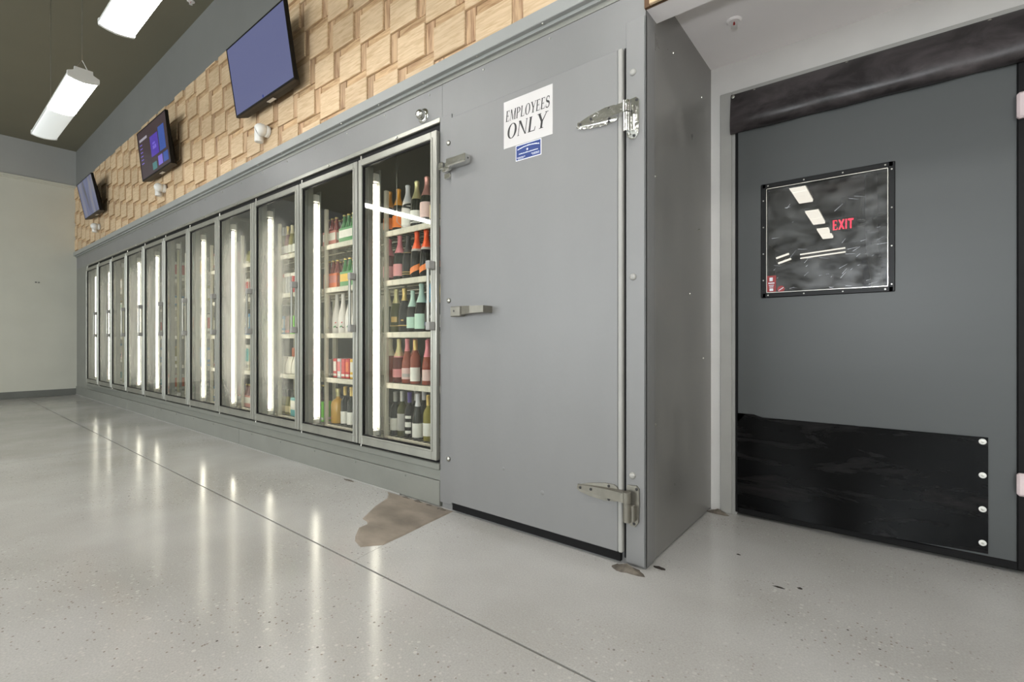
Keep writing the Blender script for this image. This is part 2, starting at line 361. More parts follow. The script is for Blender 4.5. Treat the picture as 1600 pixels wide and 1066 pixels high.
def mesh(bm, name, m, smooth=False, recalc=True):
    if recalc: bmesh.ops.recalc_face_normals(bm, faces=bm.faces)
    me = bpy.data.meshes.new(name); bm.to_mesh(me); bm.free()
    me.materials.append(M(m))
    if smooth:
        for p in me.polygons: p.use_smooth = True
        try: me.set_sharp_from_angle(angle=math.radians(38))
        except Exception: pass
    return me
def build(name, m, fn, parent=None, smooth=False, org=None):
    """fn draws in WORLD coords unless parent's origin is subtracted through org"""
    bm = bmesh.new(); fn(bm)
    if org is not None: bmesh.ops.translate(bm, verts=bm.verts, vec=-Vector(org))
    o = new_obj(name, mesh(bm, name, m, smooth), parent)
    if parent is None and org is not None: o.location = org
    return o
def box(name, m, x0, x1, y0, y1, z0, z1, parent=None, bev=0.0, org=None):
    return build(name, m, lambda bm: bx(bm, x0, x1, y0, y1, z0, z1, bev), parent, org=org)
def struct(o, label=None):
    o['kind'] = 'structure'
    if label: o['label'] = label
    return o
def copy_tree(o, parent=None):
    c = o.copy(); COL.objects.link(c); c.parent = parent
    for ch in o.children: copy_tree(ch, c)
    return c

# ------------------------------------------------------------------ the room
F = 2.01            # plane of the cooler front
XE = -12.0          # end wall
ZC = 4.54           # ceiling
XS = -0.842         # flank of the cooler
YD = 2.98           # wall with the swing door
XR, YR = 4.6, -7.0  # right and rear walls (behind the photographer)

fl = struct(box('floor', 'joint_dark', XE - .2, XR, YR, 4.3, -0.12, -0.012), 'polished grey concrete floor')
def slab(pts):
    def f(bm):
        t = [bm.verts.new((x, y, 0)) for x, y in pts]; b = [bm.verts.new((x, y, -0.05)) for x, y in pts]
        bm.faces.new(t); n = len(pts)
        for i in range(n): bm.faces.new((t[i], b[i], b[(i + 1) % n], t[(i + 1) % n]))
    return build('floor_slab', 'polished_concrete', f, fl)
def sy(x): return 1.252 - 0.0055 * x
g = 0.0045
slab([(XE, YR), (-5.655 - g, YR), (-5.655 - g, sy(-5.655) - g), (XE, sy(XE) - g)])
slab([(-5.655 + g, YR), (XR, YR), (XR, sy(XR) - g), (-5.655 + g, sy(-5.655) - g)])
cx0, cx1 = -1.92, -2.045
slab([(XE, sy(XE) + g), (cx0 - .001, sy(cx0) + g), (cx1 - .001, 2.03), (cx1, 4.2), (XE, 4.2)])
slab([(cx0 + .001, sy(cx0) + g), (XR, sy(XR) + g), (XR, 4.2), (cx1 + .002, 4.2), (cx1 + .001, 2.03)])
# tan repair patch beside the hinged door
PT = [(-2.62, 1.985), (-2.555, 1.948), (-2.51, 1.90), (-2.452, 1.772), (-2.39, 1.68), (-2.332, 1.596), (-2.27, 1.585), (-2.239, 1.564), (-2.235, 1.51),
      (-2.19, 1.467), (-2.15, 1.43), (-2.10, 1.395), (-2.017, 1.371), (-1.952, 1.455), (-1.965, 1.60), (-1.985, 1.748), (-2.014, 1.995)]
def patch(bm):
    c = Vector((-2.18, 1.72, 0.0035)); ring = []
    o_ = [bm.verts.new((x, y, 0.0006)) for x, y in PT]
    i_ = [bm.verts.new((c.x + (x - c.x) * 0.93, c.y + (y - c.y) * 0.93, 0.0035)) for x, y in PT]
    n = len(PT); bm.faces.new(i_)
    for k in range(n): bm.faces.new((o_[k], o_[(k + 1) % n], i_[(k + 1) % n], i_[k]))
build('floor_patch', 'tan_patch', patch, fl)['label'] = 'tan worn repair patch in the concrete'

def lump(bm, cx, cy, rx, ry, h, seed, n=18):
    rnd = random.Random(seed); top = bm.verts.new((cx, cy, h)); rings = []
    for k in range(1, 4):
        f = k / 3
        rings.append([bm.verts.new((cx + rx * f * math.cos(2 * PI * i / n) * rnd.uniform(.75, 1.2), cy + ry * f * math.sin(2 * PI * i / n) * rnd.uniform(.75, 1.2),
                      max(0.0005, h * (1 - f) * rnd.uniform(.5, 1.3)))) for i in range(n)])
    for i in range(n): bm.faces.new((top, rings[0][i], rings[0][(i + 1) % n]))
    for a, b in zip(rings, rings[1:]):
        for i in range(n): bm.faces.new((a[i], b[i], b[(i + 1) % n], a[(i + 1) % n]))
for nm, mt, cx, cy, rx, ry, h, sd, lb in (
        ('broken_grout', 'grout', -0.905, 1.955, 0.08, 0.035, 0.03, 1, 'crumbled grout at the foot of the corner post'),
        ('broken_grout', 'grout', -0.79, 2.93, 0.06, 0.03, 0.026, 2, 'crumbled grout at the foot of the door casing'),
        ('grout_crumb', 'grout', -2.42, 1.978, .05, .010, .010, 11, 'leftmost grout crumb where the tan patch meets the kick plate'),
        ('grout_crumb', 'grout', -2.30, 1.975, .045, .012, .013, 12, 'second grout crumb between tan patch and kick plate'),
        ('grout_crumb', 'grout', -2.20, 1.972, .04, .013, .010, 13, 'third grout crumb between tan patch and kick plate'),
        ('grout_crumb', 'grout', -2.09, 1.97, .05, .018, .014, 14, 'grout crumb at the lower corner of the hinged door'),
        ('grout_crumb', 'grout', -3.05, 1.975, .06, .012, .006, 15, 'flat grout crumb below the tenth glass door'),
        ('debris_flake', 'debris', -0.80, 2.06, 0.03, 0.014, 0.008, 3, 'dark brown flake beside the corner post foot'),
        ('debris_flake', 'debris', -0.357, 2.20, 0.022, 0.007, 0.004, 4, 'longer dark flake on the floor before the swing door'),
        ('debris_flake', 'debris', -0.288, 2.242, 0.010, 0.008, 0.005, 5, 'small round dark flake before the swing door'),
        ('debris_flake', 'debris', -0.56, 2.42, 0.010, 0.006, 0.004, 6, 'small dark speck nearest the cooler flank')):
    o = build(nm, mt, lambda bm: lump(bm, cx, cy, rx, ry, h, sd), None, True, org=(cx, cy, 0))
    tag(o, lb, 'debris')

ceil = struct(box('ceiling', 'ceiling_olive', XE - .2, XR + .1, YR - .1, 2.3, ZC, ZC + .1), 'dark olive painted ceiling')
we = struct(box('wall_left', 'wall_paint', XE - .15, XE, YR - .15, 4.3, 0, ZC + .1), 'pale grey end wall')
box('upper_band', 'wall_band', XE, XE + .035, YR, 2.0, 3.88, ZC, we)
build('ledge_trim', 'wall_paint', lambda bm: (bx(bm, XE, XE + .06, YR, 2.0, 3.86, 3.895, .006), bx(bm, XE, XE + .045, YR, 2.0, 3.835, 3.86, .006)), we)
for y, z in ((1.46, 2.05), (1.5, 2.05)): build('wall_screw', 'baseboard_grey', lambda bm: cyl(bm, (XE, y, z), (XE + .01, y, z), .012), we)
struct(box('baseboard_left', 'baseboard_grey', XE, XE + .018, YR, 2.0, 0, .115, bev=.004))
ADDED_WINS = ((-10.3, -2.9), (0.7, 4.3))  # unseen openings added behind the camera to brighten alcove and end wall
def rear(bm):
    xs_ = [XE] + [v for w_ in ADDED_WINS for v in w_] + [XR]
    for a_, b_ in zip(xs_[::2], xs_[1::2]): bx(bm, a_, b_, YR - .15, YR, 0, ZC)
    for a_, b_ in ADDED_WINS: bx(bm, a_, b_, YR - .15, YR, 0, .3); bx(bm, a_, b_, YR - .15, YR, 3.6, ZC)
struct(build('wall_rear', 'wall_paint', rear), 'rear wall with shop windows behind the photographer')
for n_, (a_, b_) in enumerate(ADDED_WINS):
    wn = struct(thing('window_%d' % (n_ + 1)), 'tall shop window')
    k_ = round((b_ - a_) / 1.23)
    for i in range(k_ + 1):
        xx = a_ + (b_ - a_) * i / k_
        box('window_mullion', 'baseboard_grey', max(a_, xx - .03), min(b_, xx + .03), YR - .11, YR - .03, .3, 3.6, wn, .004)
        if i < k_: box('pane', 'window_glass', xx + .03, xx + (b_ - a_) / k_ - .03, YR - .075, YR - .069, .36, 3.54, wn)
    for z_ in (.3, 3.54): box('window_rail', 'baseboard_grey', a_, b_, YR - .11, YR - .03, z_, z_ + .06, wn, .004)
struct(box('wall_right', 'wall_paint', XR, XR + .15, YR, 3.2, 0, ZC))

# wall over the cooler, clad in wooden tiles
wb = struct(build('wall_front', 'wood_back', lambda bm: (bx(bm, XE, XS, 2.0, 2.12, 2.61, 3.88), bx(bm, XS, XR, 1.995, 2.01, 2.447, 3.88)), None), 'wall clad in staggered light wooden tiles')
box('upper_wall', 'wall_upper', XE, XR, 1.995, 2.12, 3.88, ZC, wb)
W_, H_, P_, Q_ = 0.262, 0.256, 0.076, 0.19
zlo, zhi, xlo, xhi = 2.64, 3.88, XE + .002, 2.4
def wpiece(nm, m, x0, x1, z0, z1, th):
    lo = zlo if (x0 + x1) / 2 < XS else 2.447
    x0, x1, z0, z1 = max(x0, xlo), min(x1, xhi), max(z0, lo), min(z1, zhi)
    if x1 - x0 < .012 or z1 - z0 < .01: return
    def f(bm):
        e = .0035
        v = [bm.verts.new(p) for p in ((x0, 2.0, z0), (x1, 2.0, z0), (x1, 2.0, z1), (x0, 2.0, z1),
             (x0, 2.0 - th + e, z0), (x1, 2.0 - th + e, z0), (x1, 2.0 - th + e, z1), (x0, 2.0 - th + e, z1),
             (x0 + e, 2.0 - th, z0 + e), (x1 - e, 2.0 - th, z0 + e), (x1 - e, 2.0 - th, z1 - e), (x0 + e, 2.0 - th, z1 - e))]
        bm.faces.new(v[8:12])
        for k in range(4):
            q = (k + 1) % 4
            bm.faces.new((v[k], v[q], v[4 + q], v[4 + k])); bm.faces.new((v[4 + k], v[4 + q], v[8 + q], v[8 + k]))
    build(nm, m, f, wb)
for i in range(-60, 60):
    for j in range(-60, 60):
        x = -12.3 + i * W_ - j * P_; z = 2.5 + i * Q_ + j * H_
        if not (xlo - .4 < x < xhi and 2.2 < z < zhi): continue
        g2 = .002
        wpiece('wood_tile', 'wood_light', x + g2, x + W_ - g2, z + g2, z + .2 - g2, random.uniform(.016, .026))
        wpiece('wood_strip', 'wood_strip', x + g2, x + W_ - g2, z + .2, z + H_, random.uniform(.005, .009))
        wpiece('wood_block', 'wood_block', x + W_, x + W_ + P_, z, z + Q_, random.uniform(.008, .014))

# soffit lip and alcove
al = struct(build('ceiling_alcove', 'soffit_paint', lambda bm: (bx(bm, XS, XR, 2.012, 2.135, 2.453, 2.8), bx(bm, XS, XR, 2.135, 3.2, 2.612, 2.8)), None), 'pale plaster ceiling of the alcove')
def doorwall(bm):
    bx(bm, XS, -0.70, YD, YD + .14, 0, 2.612); bx(bm, 0.475, XR, YD, YD + .14, 0, 2.612); bx(bm, -0.70, 0.475, YD, YD + .14, 2.26, 2.612)
struct(build('wall_back', 'trim_white', doorwall), 'white wall around the swing door')
struct(build('trim_1', 'trim_grey', lambda bm: (bx(bm, -0.785, -0.722, YD - .018, YD, 0.0, 2.44, .003), bx(bm, -0.7215, 0.68, YD - .018, YD, 2.405, 2.44, .003), bx(bm, 0.615, 0.68, YD - .018, YD, 0.0, 2.404, .003))), 'pale grey casing of the swing door')
struct(build('trim_2', 'trim_grey', lambda bm: bx(bm, -0.722, -0.703, YD - .006, YD + .1, 0.0, 2.40))) 

# ------------------------------------------------------------------ walk-in cooler shell
PITCH = 0.8125; X0 = -11.07; NDOOR = 11
XD = X0 + PITCH * NDOOR           # right end of the glass doors (-2.13)
cf = thing('wall_cooler', 'grey painted front of the walk-in cooler', None, kind='structure')
box('header_panel', 'paint_cooler', XE, XD + .01, F, F + .09, 2.345, 2.64, cf)
box('end_panel', 'paint_cooler_dark', XE, X0 - .02, F, F + .09, 0.0, 2.345, cf)
box('door_panel', 'paint_cooler', XD + .012, XS + .0, F, F + .09, 0.0, 2.70, cf)
box('joint_strip', 'paint_cooler', XD - .004, -2.035, F - .006, F, 0.03, 2.345, cf, .002)
def cap(bm):
    bx(bm, XE - .0, XS + .0, 1.962, 2.0, 2.586, 2.655, .003)
    bx(bm, XE, XS, 1.99, F + .002, 2.57, 2.60)
build('cap_trim', 'paint_cap', cap, cf)
bx_end = box('cap_shadow_lip', 'paint_cooler_dark', XE, XS, F - .004, F, 2.545, 2.572, cf)  # strip standing in for the shadow on the face below the cap
for i in range(24):
    x = -11.6 + i * 0.445
    if x > -1: break
    build('cap_screw', 'satin_metal', lambda bm: lathe(bm, [(.007, 0), (.006, .003), (.002, .004)], 8, Matrix.Translation((x, 1.978, 2.586)) @ Matrix.Rotation(PI, 4, 'X')), cf, True)
    build('panel_screw', 'satin_metal', lambda bm: lathe(bm, [(.006, 0), (.005, .003), (.002, .004)], 8, Matrix.Translation((x + .02, F, 2.52)) @ Matrix.Rotation(PI / 2, 4, 'X')), cf, True)
# sill under the doors and kick plates
build('sill_rail', 'paint_frame', lambda bm: (bx(bm, X0 - .02, XD, F - .02, F + .08, .222, .262, .004), bx(bm, X0 - .02, XD, F - .006, F + .08, .156, .222, .003)), cf)
kx = [XE, -8.67, -7.47, -4.93, XD]
for a_, b_ in zip(kx, kx[1:]):
    kp = box('kick_plate', 'paint_cooler_dark', a_ + .003, b_ - .003, F - .012, F + .03, 0.004, 0.154, cf, .003)
    for s in range(int((b_ - a_) / .55)):
        xs_ = a_ + .28 + s * .55
        build('kick_screw', 'baseboard_grey', lambda bm: lathe(bm, [(.006, 0), (.005, .003), (.001, .004)], 8, Matrix.Translation((xs_, F - .012, .135)) @ Matrix.Rotation(PI / 2, 4, 'X')), kp, True)
build('floor_bead', 'trim_grey', lambda bm: bx(bm, XE, -2.5, F - .02, F - .012, 0, .010, .002), cf)
# frame round the run of glass doors
def oframe(bm):
    bx(bm, X0 - .02, XD, F - .012, F + .02, 2.318, 2.348, .003)
    bx(bm, X0 - .022, X0 - .002, F - .012, F + .02, .26, 2.348, .003)
build('door_surround', 'frame_metal', oframe, cf)
build('shadow_gap', 'black_rubber', lambda bm: (bx(bm, X0, XD, F + .004, F + .02, 2.26, 2.32), bx(bm, X0, XD, F + .004, F + .02, .255, .285)), cf)
for k in range(NDOOR + 1):
    xm = X0 + PITCH * k
    build('mullion', 'paint_frame', lambda bm: bx(bm, xm - .035, xm + .035, F + .03, F + .075, .26, 2.33, .004), cf)
    if k < NDOOR: build('frame_clip', 'satin_metal', lambda bm: bx(bm, xm + PITCH * .5 - .01, xm + PITCH * .5 + .01, F - .018, F - .010, 2.324, 2.338, .003), cf)
# corner post (bent angle) with bolt caps
pst = build('corner_post', 'paint_cooler', lambda bm: (bx(bm, -0.928, XS + .006, F - .014, F, 0.012, 2.42, .002), bx(bm, XS, XS + .006, F - .014, F + .09, 0.012, 2.42, .001)), cf)
for x, z in ((-2.06, 2.175), (-2.058, 1.24), (-2.06, .30), (-0.894, 2.187), (-0.894, 1.283), (-0.897, .405)):
    y = F - .014 if x > -1 else F - .006
    build('bolt_cap', 'satin_metal' if x < -1 else 'trim_grey', lambda bm: lathe(bm, [(.015, 0), (.015, .004), (.011, .009), (.004, .011)], 14, Matrix.Translation((x, y, z)) @ Matrix.Rotation(PI / 2, 4, 'X')), cf, True)
# flank, inside faces, back
fk = struct(box('wall_flank', 'flank_metal', XS - .08, XS, F + .09, YD, 0.01, 2.612), 'scuffed grey metal flank of the cooler')
for y, z in ((2.12, 1.75), (2.35, 2.42), (2.75, 1.62), (2.80, 2.38), (2.12, .62), (2.6, 1.25), (2.83, .9)):
    build('flank_screw', 'satin_metal', lambda bm: lathe(bm, [(.007, 0), (.006, .003), (.002, .005)], 8, Matrix.Translation((XS, y, z)) @ Matrix.Rotation(PI / 2, 4, 'Y')), fk, True)
struct(box('wall_cooler_rear', 'interior_dark', XE, XS - .08, 4.15, 4.25, 0, 2.7))
struct(box('wall_cooler_side', 'interior_dark', XD + .3, XD + .36, F + .09, 4.15, 0.1, 2.56))
struct(box('ceiling_cooler', 'interior_dark', XE, XS - .08, F + .09, 4.2, 2.48, 2.56))
struct(box('floor_cooler', 'interior_dark', XE, XS - .08, F + .09, 4.2, 0.0, 0.16))

# ------------------------------------------------------------------ glass doors
ORD = ['first', 'second', 'third', 'fourth', 'fifth', 'sixth', 'seventh', 'eighth', 'ninth', 'tenth', 'eleventh']
DZ0, DZ1 = .280, 2.268
DH = DZ1 - DZ0
def gdoor_meshes():
    d = {}
    gw = PITCH - .014; s, tr, brl = .046, .05, .062
    bm = bmesh.new()
    for x0, x1, z0, z1 in ((0, s, 0, DH), (gw - s, gw, 0, DH), (s, gw - s, DH - tr, DH), (s, gw - s, 0, brl)):
        bx(bm, x0, x1, -.034, .0, z0, z1, .004)
    e = .010                                                        # raised inner bead
    for x0, x1, z0, z1 in ((s - .012, s, brl - .012, DH - tr + .012), (gw - s, gw - s + .012, brl - .012, DH - tr + .012), (s, gw - s, DH - tr, DH - tr + .012), (s, gw - s, brl - .012, brl)):
        bx(bm, x0, x1, -.040, -.03, z0, z1, .003)
    d['frame'] = mesh(bm, 'frame', 'frame_metal')
    bm = bmesh.new()
    for x0, x1, z0, z1 in ((s - .002, s + .009, brl, DH - tr), (gw - s - .009, gw - s + .002, brl, DH - tr), (s, gw - s, DH - tr - .009, DH - tr + .002), (s, gw - s, brl - .002, brl + .009)):
        bx(bm, x0, x1, -.030, -.012, z0, z1)
    d['gasket'] = mesh(bm, 'gasket', 'black_rubber')
    bm = bmesh.new(); bx(bm, s + .002, gw - s - .002, -.024, -.018, brl, DH - tr); d['pane'] = bm
    bm = bmesh.new(); bx(bm, gw - .036, gw - .018, -.082, -.066, .80, 1.185, .004); d['grip'] = mesh(bm, 'grip', 'frame_metal')
    bm = bmesh.new(); bx(bm, gw - .042, gw - .010, -.084, -.033, 1.15, 1.20, .005); d['m1'] = mesh(bm, 'grip_mount', 'trim_grey')
    bm = bmesh.new(); bx(bm, gw - .042, gw - .010, -.084, -.033, .785, .835, .005); d['m2'] = mesh(bm, 'grip_mount', 'trim_grey')
    bm = bmesh.new(); cyl(bm, (.02, -.02, DH), (.02, -.02, DH + .03), .006, 8); cyl(bm, (.02, -.02, -.02), (.02, -.02, 0), .006, 8); d['pin'] = mesh(bm, 'hinge_pin', 'satin_metal')
    return d
GD = gdoor_meshes()
PANE = {}
def pane_mesh(m):
    if m not in PANE:
        me = bpy.data.meshes.new('pane'); GD['pane'].to_mesh(me); me.materials.append(M(m)); PANE[m] = me
    return PANE[m]
pane_kind = ['pane_mist3', 'pane_mist2', 'pane_clear', 'pane_mist1', 'pane_mist2', 'pane_clear', 'pane_mist3', 'pane_mist1', 'pane_mist0', 'pane_clear', 'pane_clear']
state = ['lit and clear-edged', 'lit and lightly misted', 'unlit with dim glass', 'heavily misted', 'misted down one side', 'unlit with clear glass', 'faintly misted, brightly lit',
         'with a misted column of glass', 'misted to the left', 'clear, showing white bottles', 'clear, full of champagne bottles']
for k in range(NDOOR):
    xk = X0 + PITCH * k + .007
    t = thing('glass_door', '%s glass cooler door from the end wall, %s' % (ORD[k], state[k]), 'cooler door', (xk, F, DZ0), 'glass doors of the walk-in cooler')
    new_obj('frame', GD['frame'], t); new_obj('gasket', GD['gasket'], t); new_obj('pane', pane_mesh(pane_kind[k]), t)
    gp = new_obj('handle', GD['grip'], t); new_obj('handle_mount', GD['m1'], gp); new_obj('handle_mount', GD['m2'], gp)
    new_obj('hinge_pin', GD['pin'], t)
    # light strip on the mullion at the hinge side
    lit = k not in (2, 5)
    lx = X0 + PITCH * k + (-.012 if k else -.09)
    lf = thing('light_strip', 'vertical %s light strip behind %s glass door from the end wall' % ('glowing white' if lit else 'switched-off', ORD[k]), 'light', (lx, F + .12, .30), 'light strips in the cooler')
    def tb(bm): lathe(bm, [(.011, .06), (.0135, .065), (.0135, 1.84), (.011, 1.845)], 12)
    build('diffuser', 'tube_white' if lit else 'tube_off', tb, lf, True)
    build('end_cap', 'white_plastic', lambda bm: bx(bm, -.02, .02, -.02, .03, 1.86, 1.92, .004), lf)
    build('end_cap', 'white_plastic', lambda bm: bx(bm, -.02, .02, -.02, .03, .01, .05, .004), lf)
    build('backing', 'paint_frame', lambda bm: bx(bm, -.03, .03, .022, .034, 0.0, 1.95, .003), lf)
GD['pane'].free()

# ------------------------------------------------------------------ shelving
SH = [.30, .69, 1.06, 1.44, 1.80]
YS = 2.205
def shelf_mesh():
    bm = bmesh.new(); L_ = PITCH - .035
    for i in range(15):
        x = .02 + i * (L_ - .04) / 14; bx(bm, x - .0025, x + .0025, 0.005, .60, -.014, -.008)
    for y in (.02, .2, .4, .59): bx(bm, 0, L_, y, y + .008, -.022, -.014)
    return mesh(bm, 'wire_shelf', 'wire_cream')
def rail_mesh():
    bm = bmesh.new(); L_ = PITCH - .035
    bx(bm, 0, L_, -.012, .004, -.036, .004, .003)
    for i in range(6): bx(bm, .03 + i * .125, .03 + i * .125 + .06, -.014, -.0125, -.028, -.006)
    return mesh(bm, 'price_rail', 'rail_cream')
SM, RM = shelf_mesh(), rail_mesh()
bm = bmesh.new(); bx(bm, -.014, .014, 0, .028, 0, 1.95, .003); PM = mesh(bm, 'post', 'wire_cream')
for k in range(NDOOR):
    xk = X0 + PITCH * k
    t = thing('shelving_unit', 'cream wire shelving behind %s glass door from the end wall' % ORD[k], 'shelving', (xk, YS, .16), 'wire shelving units in the cooler')
    for px_, py_ in ((.018, -.01), (.018, .58), (PITCH - .018, .58)):
        p = new_obj('post', PM, t); p.location = (px_, py_, 0)
    for z in SH:
        s = new_obj('wire_shelf', SM, t); s.location = (.0175, 0, z - .16)
        r = new_obj('price_rail', RM, s)

# ------------------------------------------------------------------ bottles and packs
PROF = {
 'champ': [(.043, 0), (.046, .006), (.046, .13), (.044, .16), (.037, .195), (.026, .225), (.018, .25), (.0155, .27), (.0155, .305), (.017, .308), (.017, .318), (.012, .322)],
 'wine': [(.036, 0), (.038, .004), (.038, .175), (.036, .195), (.028, .215), (.017, .232), (.0145, .24), (.0145, .305), (.0155, .307), (.0155, .316), (.011, .318)],
 'slope': [(.038, 0), (.040, .005), (.040, .125), (.038, .15), (.030, .19), (.021, .23), (.0155, .26), (.0145, .27), (.0145, .31), (.016, .312), (.016, .320), (.011, .322)],
 'floral': [(.038, 0), (.040, .004), (.041, .11), (.039, .14), (.032, .18), (.024, .215), (.0175, .25), (.016, .28), (.016, .325), (.012, .33)],
 'flask': [(.05, 0), (.055, .006), (.055, .14), (.05, .165), (.036, .18), (.018, .19), (.0155, .2), (.0155, .235), (.02, .237), (.02, .262), (.015, .265)],
 'beer': [(.029, 0), (.031, .004), (.031, .12), (.028, .14), (.018, .175), (.0135, .2), (.013, .22), (.0145, .222), (.0145, .232), (.010, .234)],
}
FOIL = {'champ': .195, 'wine': .245, 'slope': .232, 'floral': .29, 'flask': .205, 'beer': .212}
LABZ = {'champ': (.03, .115), 'wine': (.035, .125), 'slope': (.03, .11), 'floral': (.03, .07), 'flask': (.04, .1), 'beer': (.04, .1)}
CACHE = {}
def rad(prof, z):
    for (r0, z0), (r1, z1) in zip(prof, prof[1:]):
        if z0 <= z <= z1: return r0 + (r1 - r0) * ((z - z0) / (z1 - z0) if z1 > z0 else 0)
    return prof[-1][0]
def b_mesh(kind, part, m, arg=None):
    key = (kind, part, m, arg)
    if key in CACHE: return CACHE[key]
    P = PROF[kind]; bm = bmesh.new()
    if part == 'body': lathe(bm, P, 18)
    elif part == 'foil':
        z0 = FOIL[kind] if arg is None else arg
        pr = [(rad(P, z0) + .0012, z0)] + [(r + .0012, z) for r, z in P if z > z0 + .002]
        pr[-1] = (pr[-1][0], pr[-1][1] + .0015); lathe(bm, pr, 18)
    elif part in ('label', 'band', 'neck_label'):
        z0, z1, arc, c, sl = arg; n = 14
        rows = [z0 + (z1 - z0) * q / 4 for q in range(5)]; G = []
        for z in rows:
            G.append([])
            for i in range(n + 1):
                a = -PI / 2 + c + (i / n - .5) * arc; zz = z + sl * (i / n - .5); r = rad(P, zz) + .0012
                G[-1].append(bm.verts.new((r * math.cos(a), r * math.sin(a), zz)))
        for a, b in zip(G, G[1:]):
            for i in range(n): bm.faces.new((a[i], a[i + 1], b[i + 1], b[i]))
    me = mesh(bm, part, m, True); CACHE[key] = me; return me
def bottle(kind, x, y, z, glass, foil, lab, label, group, foilz=None, s=1.0, lz=None, arc=2.9, c=0.5, slope=0.0, extra=(), rz=0.0):
    t = thing('bottle' if kind != 'beer' else 'beer_bottle', label, 'bottle', (x, y, z), group)
    t.scale = (s, s, s); t.rotation_euler = (0, 0, rz)
    new_obj('glass_body', b_mesh(kind, 'body', glass), t)
    if foil: new_obj('foil', b_mesh(kind, 'foil', foil, foilz), t)
    if lab: new_obj('paper_label', b_mesh(kind, 'label', lab, (*(lz or LABZ[kind]), arc, c, slope)), t)
    for nm, m_, z0, z1, ar, cc, sl in extra: new_obj(nm, b_mesh(kind, 'band', m_, (z0, z1, ar, cc, sl)), t)
    return t
YB = 2.275
G11 = 'bottles behind the rightmost glass door'
S5, S4, S3, S2, S1 = (z + .0042 for z in (1.80, 1.44, 1.06, .69, .30))
# top shelf
bottle('champ', -2.972, YB, S5, 'gl_dark', 'f_yellow', 'l_orange', 'bottle with yellow foil half hidden at the left of the top shelf', G11, s=1.0)
bottle('champ', -2.868, YB, S5, 'gl_dark', 'f_yellow', 'l_orange', 'dark champagne bottle with orange-yellow foil and orange label, top shelf', G11)
bottle('champ', -2.762, YB, S5, 'gl_white', 'f_white', 'l_white', 'all-white champagne bottle with black crossed ribbon, top shelf', G11, s=1.02, extra=(('ribbon', 'f_black', .165, .18, 3.4, .5, .03), ('ribbon', 'f_black', .15, .165, 3.4, .5, -.03)))
bottle('champ', -2.662, YB, S5, 'gl_dark', 'f_palegold', 'l_white', 'green champagne bottle with pale gold foil, top shelf', G11, s=1.05, extra=(('band', 'f_black', .035, .05, 2.9, .5, 0),))
bottle('champ', -2.556, YB, S5, 'gl_dark', 'f_rosegold', 'l_blush', 'champagne bottle with rose pink foil and blush label, top shelf', G11, s=1.08, lz=(.05, .15), extra=(('band', 'f_black', .03, .042, 2.9, .5, 0),))
bottle('champ', -2.452, YB, S5, 'gl_black', 'f_gold', 'l_cream', 'black champagne bottle with gold foil and cream label, top shelf', G11, s=1.1, foilz=.26)
# second shelf
bottle('champ', -2.975, YB, S4, 'gl_rosedark', 'f_pink', 'l_pink', 'pink foiled bottle half hidden at the left of the second shelf', G11)
bottle('champ', -2.853, YB, S4, 'gl_dark', 'f_pink', 'l_pink', 'dark bottle with pink foil and square pink label, second shelf', G11, s=1.04)
bottle('champ', -2.757, YB, S4, 'gl_black', 'f_black', None, 'all-black sparkling wine bottle with thin gold lines, second shelf', G11, s=1.0, foilz=.19, extra=(('band', 'l_gold', .05, .055, 2.9, .5, 0), ('band', 'l_gold', .035, .039, 2.9, .5, 0), ('band', 'l_gold', .192, .195, 3.5, .5, 0)))
for x, lb in ((-2.662, 'first bottle with vermilion foil and slanted orange sash, beside the black bottle'), (-2.562, 'middle bottle of three with vermilion foil and slanted orange sash'), (-2.445, 'vermilion-foiled bottle with orange sash nearest the door frame')):
    bottle('champ', x, YB, S4, 'gl_black', 'f_vermilion', None, lb, G11, s=1.05, foilz=.2, extra=(('sash', 'l_orange', .045, .085, 2.6, .5, .05), ('collar', 'l_grey', .185, .205, 6.2, 0, 0)))
# third shelf
bottle('champ', -2.99, YB, S3, 'gl_olive', 'f_cream', None, 'cream-foiled bottle half hidden at the left of the third shelf', G11)
bottle('champ', -2.895, YB, S3, 'gl_olive', 'f_palegold', None, 'olive bottle with pale gold foil and round gold medallion, third shelf', G11, foilz=.215, extra=(('medallion', 'l_gold', .075, .115, 1.0, .5, 0), ('band', 'l_gold', .045, .05, 2.9, .5, 0)))
bottle('champ', -2.80, YB, S3, 'gl_black', 'f_gold', None, 'black bottle with bright gold foil and thin gold stripe, third shelf', G11, s=1.0, foilz=.23, extra=(('band', 'l_gold', .045, .052, 2.9, .5, 0), ('medallion', 'l_gold', .08, .092, .4, .5, 0)))
bottle('champ', -2.706, YB - .002, S3, 'gl_black', 'f_mint', 'l_mint', 'shorter dark bottle with mint foil and mint label, third shelf', G11, s=.93)
bottle('champ', -2.612, YB, S3, 'gl_black', 'f_mint', 'l_mint', 'taller dark bottle with mint foil and mint label, third shelf', G11, s=1.06, lz=(.02, .12))
bottle('champ', -2.512, YB, S3, 'gl_black', 'f_blue', 'l_navy', 'dark bottle with bright blue foil and navy label, third shelf', G11, s=1.04, lz=(.04, .065), extra=(('crest', 'l_grey', .085, .105, .8, .5, .02),))
bottle('champ', -2.415, YB, S3, 'gl_black', 'f_gold', 'l_white', 'dark bottle half hidden by the door frame, third shelf', G11)
